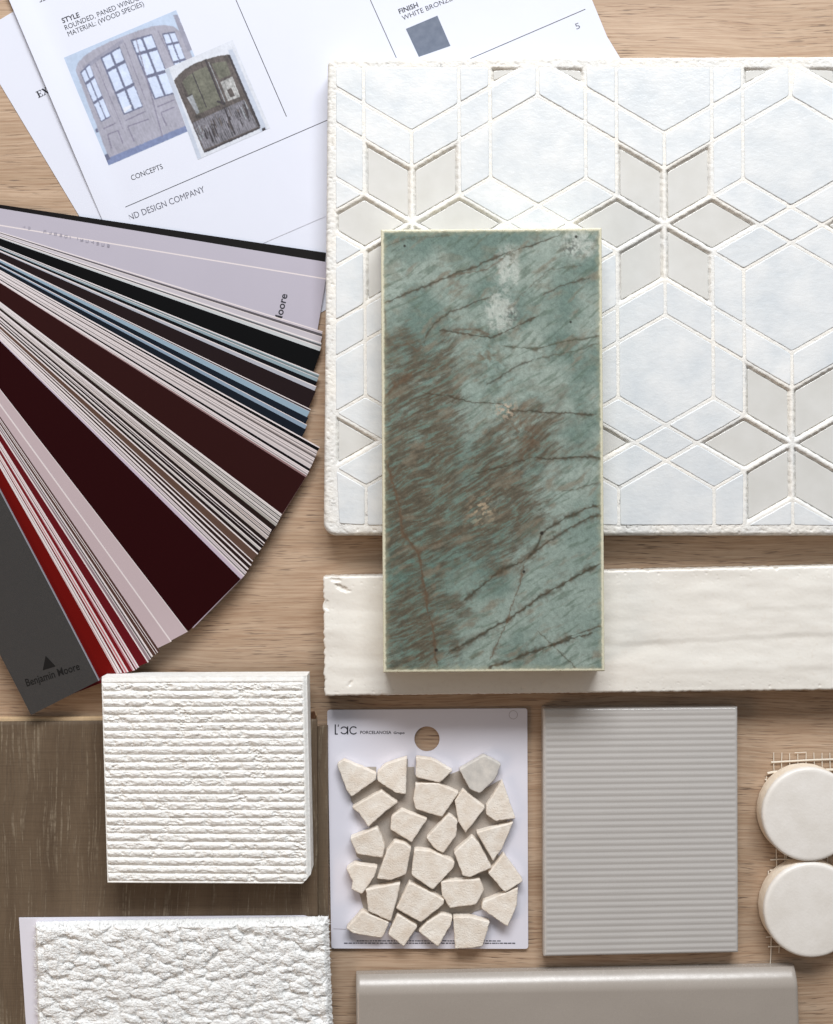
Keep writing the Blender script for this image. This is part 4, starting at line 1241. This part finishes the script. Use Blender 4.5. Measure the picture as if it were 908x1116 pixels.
    for i, ch in enumerate(chips):
        h = random.uniform(.0072, .0092)
        p = ccw([P(*T(x, y), h) for x, y in ch])
        tl = (random.uniform(-.05, .05), random.uniform(-.05, .05))
        me = tile_prism('stone_chip', p, .0024, h, .0006, 1.6 * S, 2.5 * S, .5 * S, 500, tl)
        o = link('stone_chip', me, M['chipg'] if i == 3 else M['chip'], t)
        if i == 3: o['label'] = 'greyer stone chip'
build_chip_card()

# ================================================================== RIBBED TILE
def build_ribbed():
    zt = .0098
    q = [(592.0, 772.4), (804.4, 770.4), (805.2, 1038.6), (592.6, 1043.0)]
    PX, PY, u, v = quad_grid(q, 190, 780)
    e = np.minimum(np.minimum(u, 1 - u) * 213, np.minimum(v, 1 - v) * 269)
    yy = v * 269 - 4
    ph = yy / 6.72 * 2 * math.pi
    rib = .5 + .5 * np.sin(ph) ; rib = rib ** .8
    Z = zt - S * roundover(e, 3.0) + S * .38 * (rib - .5) * (1 + .25 * fbm(PX / 50, yy / 6.72 * 3.1, 7, 2)) * sstep(1.5, 5, e) + S * .15 * fbm(PX / 60, PY / 60, 3, 2)
    X, Y = to_world(PX, PY, zt)
    me = heightfield('ribbed_tile', X, Y, Z, .0004)
    x, y = P(698, 906, 0)
    props(link('ribbed_tile', me, M['ribbed'], base=(x, y, .0004)), 'glossy grey tile with fine horizontal ribs beside the card of stone chips', 'wall tile')
build_ribbed()

# ================================================================== GLOSSY TILE AT THE BOTTOM
def build_bottom_tile():
    zt = .0112
    q = [(387.5, 1066.5), (870.0, 1057.5), (874.2, 1200), (389.5, 1200)]
    PX, PY, u, v = quad_grid(q, 480, 180)
    dl, dr, dt = u * 484, (1 - u) * 484, v * 140
    d2 = np.minimum(dl, dr)
    Z = zt - S * .028 * np.clip(20 - dt, 0, 20) ** 2 - S * roundover(d2, 5.0) * .7 + S * .25 * fbm(PX / 80, PY / 50, 3, 2)
    X, Y = to_world(PX, PY, zt)
    me = heightfield('glossy_tile', X, Y, Z, .0004)
    x, y = P(630, 1120, 0)
    props(link('glossy_tile', me, M['bevel'], base=(x, y, .0004)), 'plain glossy taupe tile with a rounded bright upper edge below the ribbed tile', 'wall tile')
build_bottom_tile()

# ================================================================== ROUND TILES ON MESH
def build_rounds():
    t = thing('round_tile_sheet', 'two cream round tiles on white mesh backing at the right side of the table', 'round tiles', 880, 940, .0004)
    zt = .0128
    rr = random.Random(3)
    for (fx, fy, r) in ((882.5, 888.0, 51.6), (885.0, 992.4, 52.2)):
        cx, cy = P(fx, fy, zt); R = r * S * (1 - zt / D); N = 120
        prof = [(R * .995, .0012), (R, .0018), (R * 1.0, zt - .0022), (R * .992, zt - .0011), (R * .972, zt - .0004), (R * .945, zt - .00008), (R * .90, zt), (R * .45, zt + .00005)]
        V = []; F = []; mi = []
        for k, (q, z) in enumerate(prof):
            for i in range(N):
                a = 2 * math.pi * i / N; j = 1.0
                if k in (0, 1, 2): j += .006 * float(fbm(math.cos(a) * 9 + fx, math.sin(a) * 9 + k * .6, 5, 3))
                V.append((cx + q * j * math.cos(a), cy + q * j * math.sin(a), z))
        for k in range(len(prof) - 1):
            for i in range(N):
                F.append((k * N + i, k * N + (i + 1) % N, (k + 1) * N + (i + 1) % N, (k + 1) * N + i)); mi.append(1 if k < 2 else 0)
        F.append(tuple((len(prof) - 1) * N + i for i in range(N))); mi.append(0)
        F.append(tuple(range(N - 1, -1, -1))); mi.append(1)
        link('round_tile', mesh_py('round_tile', V, F, mi, angle=60), [M['disc'], M['discrim']], t)
    # mesh strands
    V = []; F = []
    def rod(pts, w, z):
        for i in range(len(pts) - 1):
            b = len(V); a_ = Vector(pts[i]); c_ = Vector(pts[i + 1]); d = (c_ - a_).normalized(); n_ = Vector((-d.y, d.x)) * w / 2
            for (p, zz) in ((a_, z[0]), (c_, z[1] if len(z) > 1 else z[0])):
                for s, up in ((1, 0), (.5, .8), (-.5, .8), (-1, 0)):
                    x, y = P(p.x + n_.x * s, p.y + n_.y * s, zz); V.append((x, y, zz + up * w * S * .5))
            for m in range(3): F.append((b + m, b + 4 + m, b + 5 + m, b + m + 1))
            F.append((b, b + 1, b + 2, b + 3)); F.append((b + 7, b + 6, b + 5, b + 4))
    z = (.0008,); z2 = (.0012,)
    for i in range(10):
        x = 843.4 + 8.75 * i
        rod([(x + rr.uniform(-.3, .3), 819 + rr.uniform(-.5, 2.2)), (x + rr.uniform(-.4, .4), 832), (x + .5, 850)], .95, z)
    rod([(840.5, 830.8), (860, 829.6), (885, 828.2), (940, 826.4)], 1.9, z2)
    rod([(866, 820.5), (879, 819.8)], .8, z2)
    rod([(836.4, 842.8), (842, 841.6), (852, 840.6), (930, 838)], 2.6, z2)
    rod([(833.6, 849), (836.5, 851.5), (845, 853)], 1.3, z)
    rod([(835.4, 846), (835.2, 856)], .9, z)
    rod([(846.0, 925), (846.2, 934), (846.6, 946), (847, 962)], 1.1, z); rod([(855.4, 928), (855.6, 945), (855.8, 960)], .9, z)
    rod([(839.6, 937.2), (848, 936.6), (880, 936)], 1.4, z2); rod([(838.8, 948.6), (842.6, 948.2), (870, 947.4)], 1.5, z2); rod([(837.4, 954.5), (837.6, 949.0)], 1.3, z)
    rod([(834.8, 1021.4), (840, 1020.8), (870, 1020)], 1.3, z2); rod([(837.2, 1031.8), (852, 1031.2), (880, 1031)], 1.5, z2)
    rod([(840.6, 1020), (840.2, 1040), (839.2, 1056.5)], 1.1, z); rod([(849.4, 1026), (849.0, 1038.5)], .9, z)
    for i in range(10):      # strands hidden under the tiles
        x = 857 + 9 * i; rod([(x, 850), (x, 1030)], .9, z)
    link('mesh_backing', mesh_py('mesh_backing', V, F), M['strand'], t)
build_rounds()

# ================================================================== CAMERA, LIGHT, WORLD
cam = bpy.data.cameras.new('camera'); co = bpy.data.objects.new('camera', cam); COL.objects.link(co)
co.location = (0, 0, D); cam.sensor_fit = 'VERTICAL'; cam.sensor_height = 24; cam.lens = 24 / (2 * (1116 * S / 2) / D)
cam.clip_start = .01; cam.clip_end = 50
SC.camera = co

def area_light(name, loc, target, sx, sy, power, col):
    l = bpy.data.lights.new(name, 'AREA'); l.shape = 'RECTANGLE'; l.size = sx; l.size_y = sy; l.energy = power; l.color = col
    o = bpy.data.objects.new(name, l); COL.objects.link(o); o.location = loc
    o.rotation_euler = (Vector(target) - Vector(loc)).to_track_quat('-Z', 'Y').to_euler()
    return o
area_light('window_light', (0.10, 1.14, 1.04), (0, 0.05, 0), 1.1, .42, 31, (.97, .985, 1.0))
area_light('warm_room_lamp', (-1.0, -.6, .8), (0, 0, 0), .5, .5, 3.5, (1, .72, .5))

w = bpy.data.worlds.new('World'); SC.world = w; w.use_nodes = True
nt = w.node_tree; bg = nt.nodes['Background']
tc = nt.nodes.new('ShaderNodeTexCoord'); sp = nt.nodes.new('ShaderNodeSeparateXYZ'); nt.links.new(tc.outputs['Generated'], sp.inputs[0])
mr = nt.nodes.new('ShaderNodeMapRange'); mr.interpolation_type = 'SMOOTHSTEP'; mr.inputs[1].default_value = -.55; mr.inputs[2].default_value = .75
nt.links.new(sp.outputs['Y'], mr.inputs[0])
mx = nt.nodes.new('ShaderNodeMix'); mx.data_type = 'RGBA'; nt.links.new(mr.outputs[0], mx.inputs[0])
mx.inputs[6].default_value = (.075, .058, .045, 1); mx.inputs[7].default_value = (.44, .47, .50, 1)     # dim room behind, bright window wall ahead
nt.links.new(mx.outputs[2], bg.inputs[0]); bg.inputs[1].default_value = 1.0

SC.view_settings.view_transform = 'Standard'; SC.view_settings.look = 'None'; SC.view_settings.exposure = 0; SC.view_settings.gamma = 1
SC.render.engine = 'CYCLES'
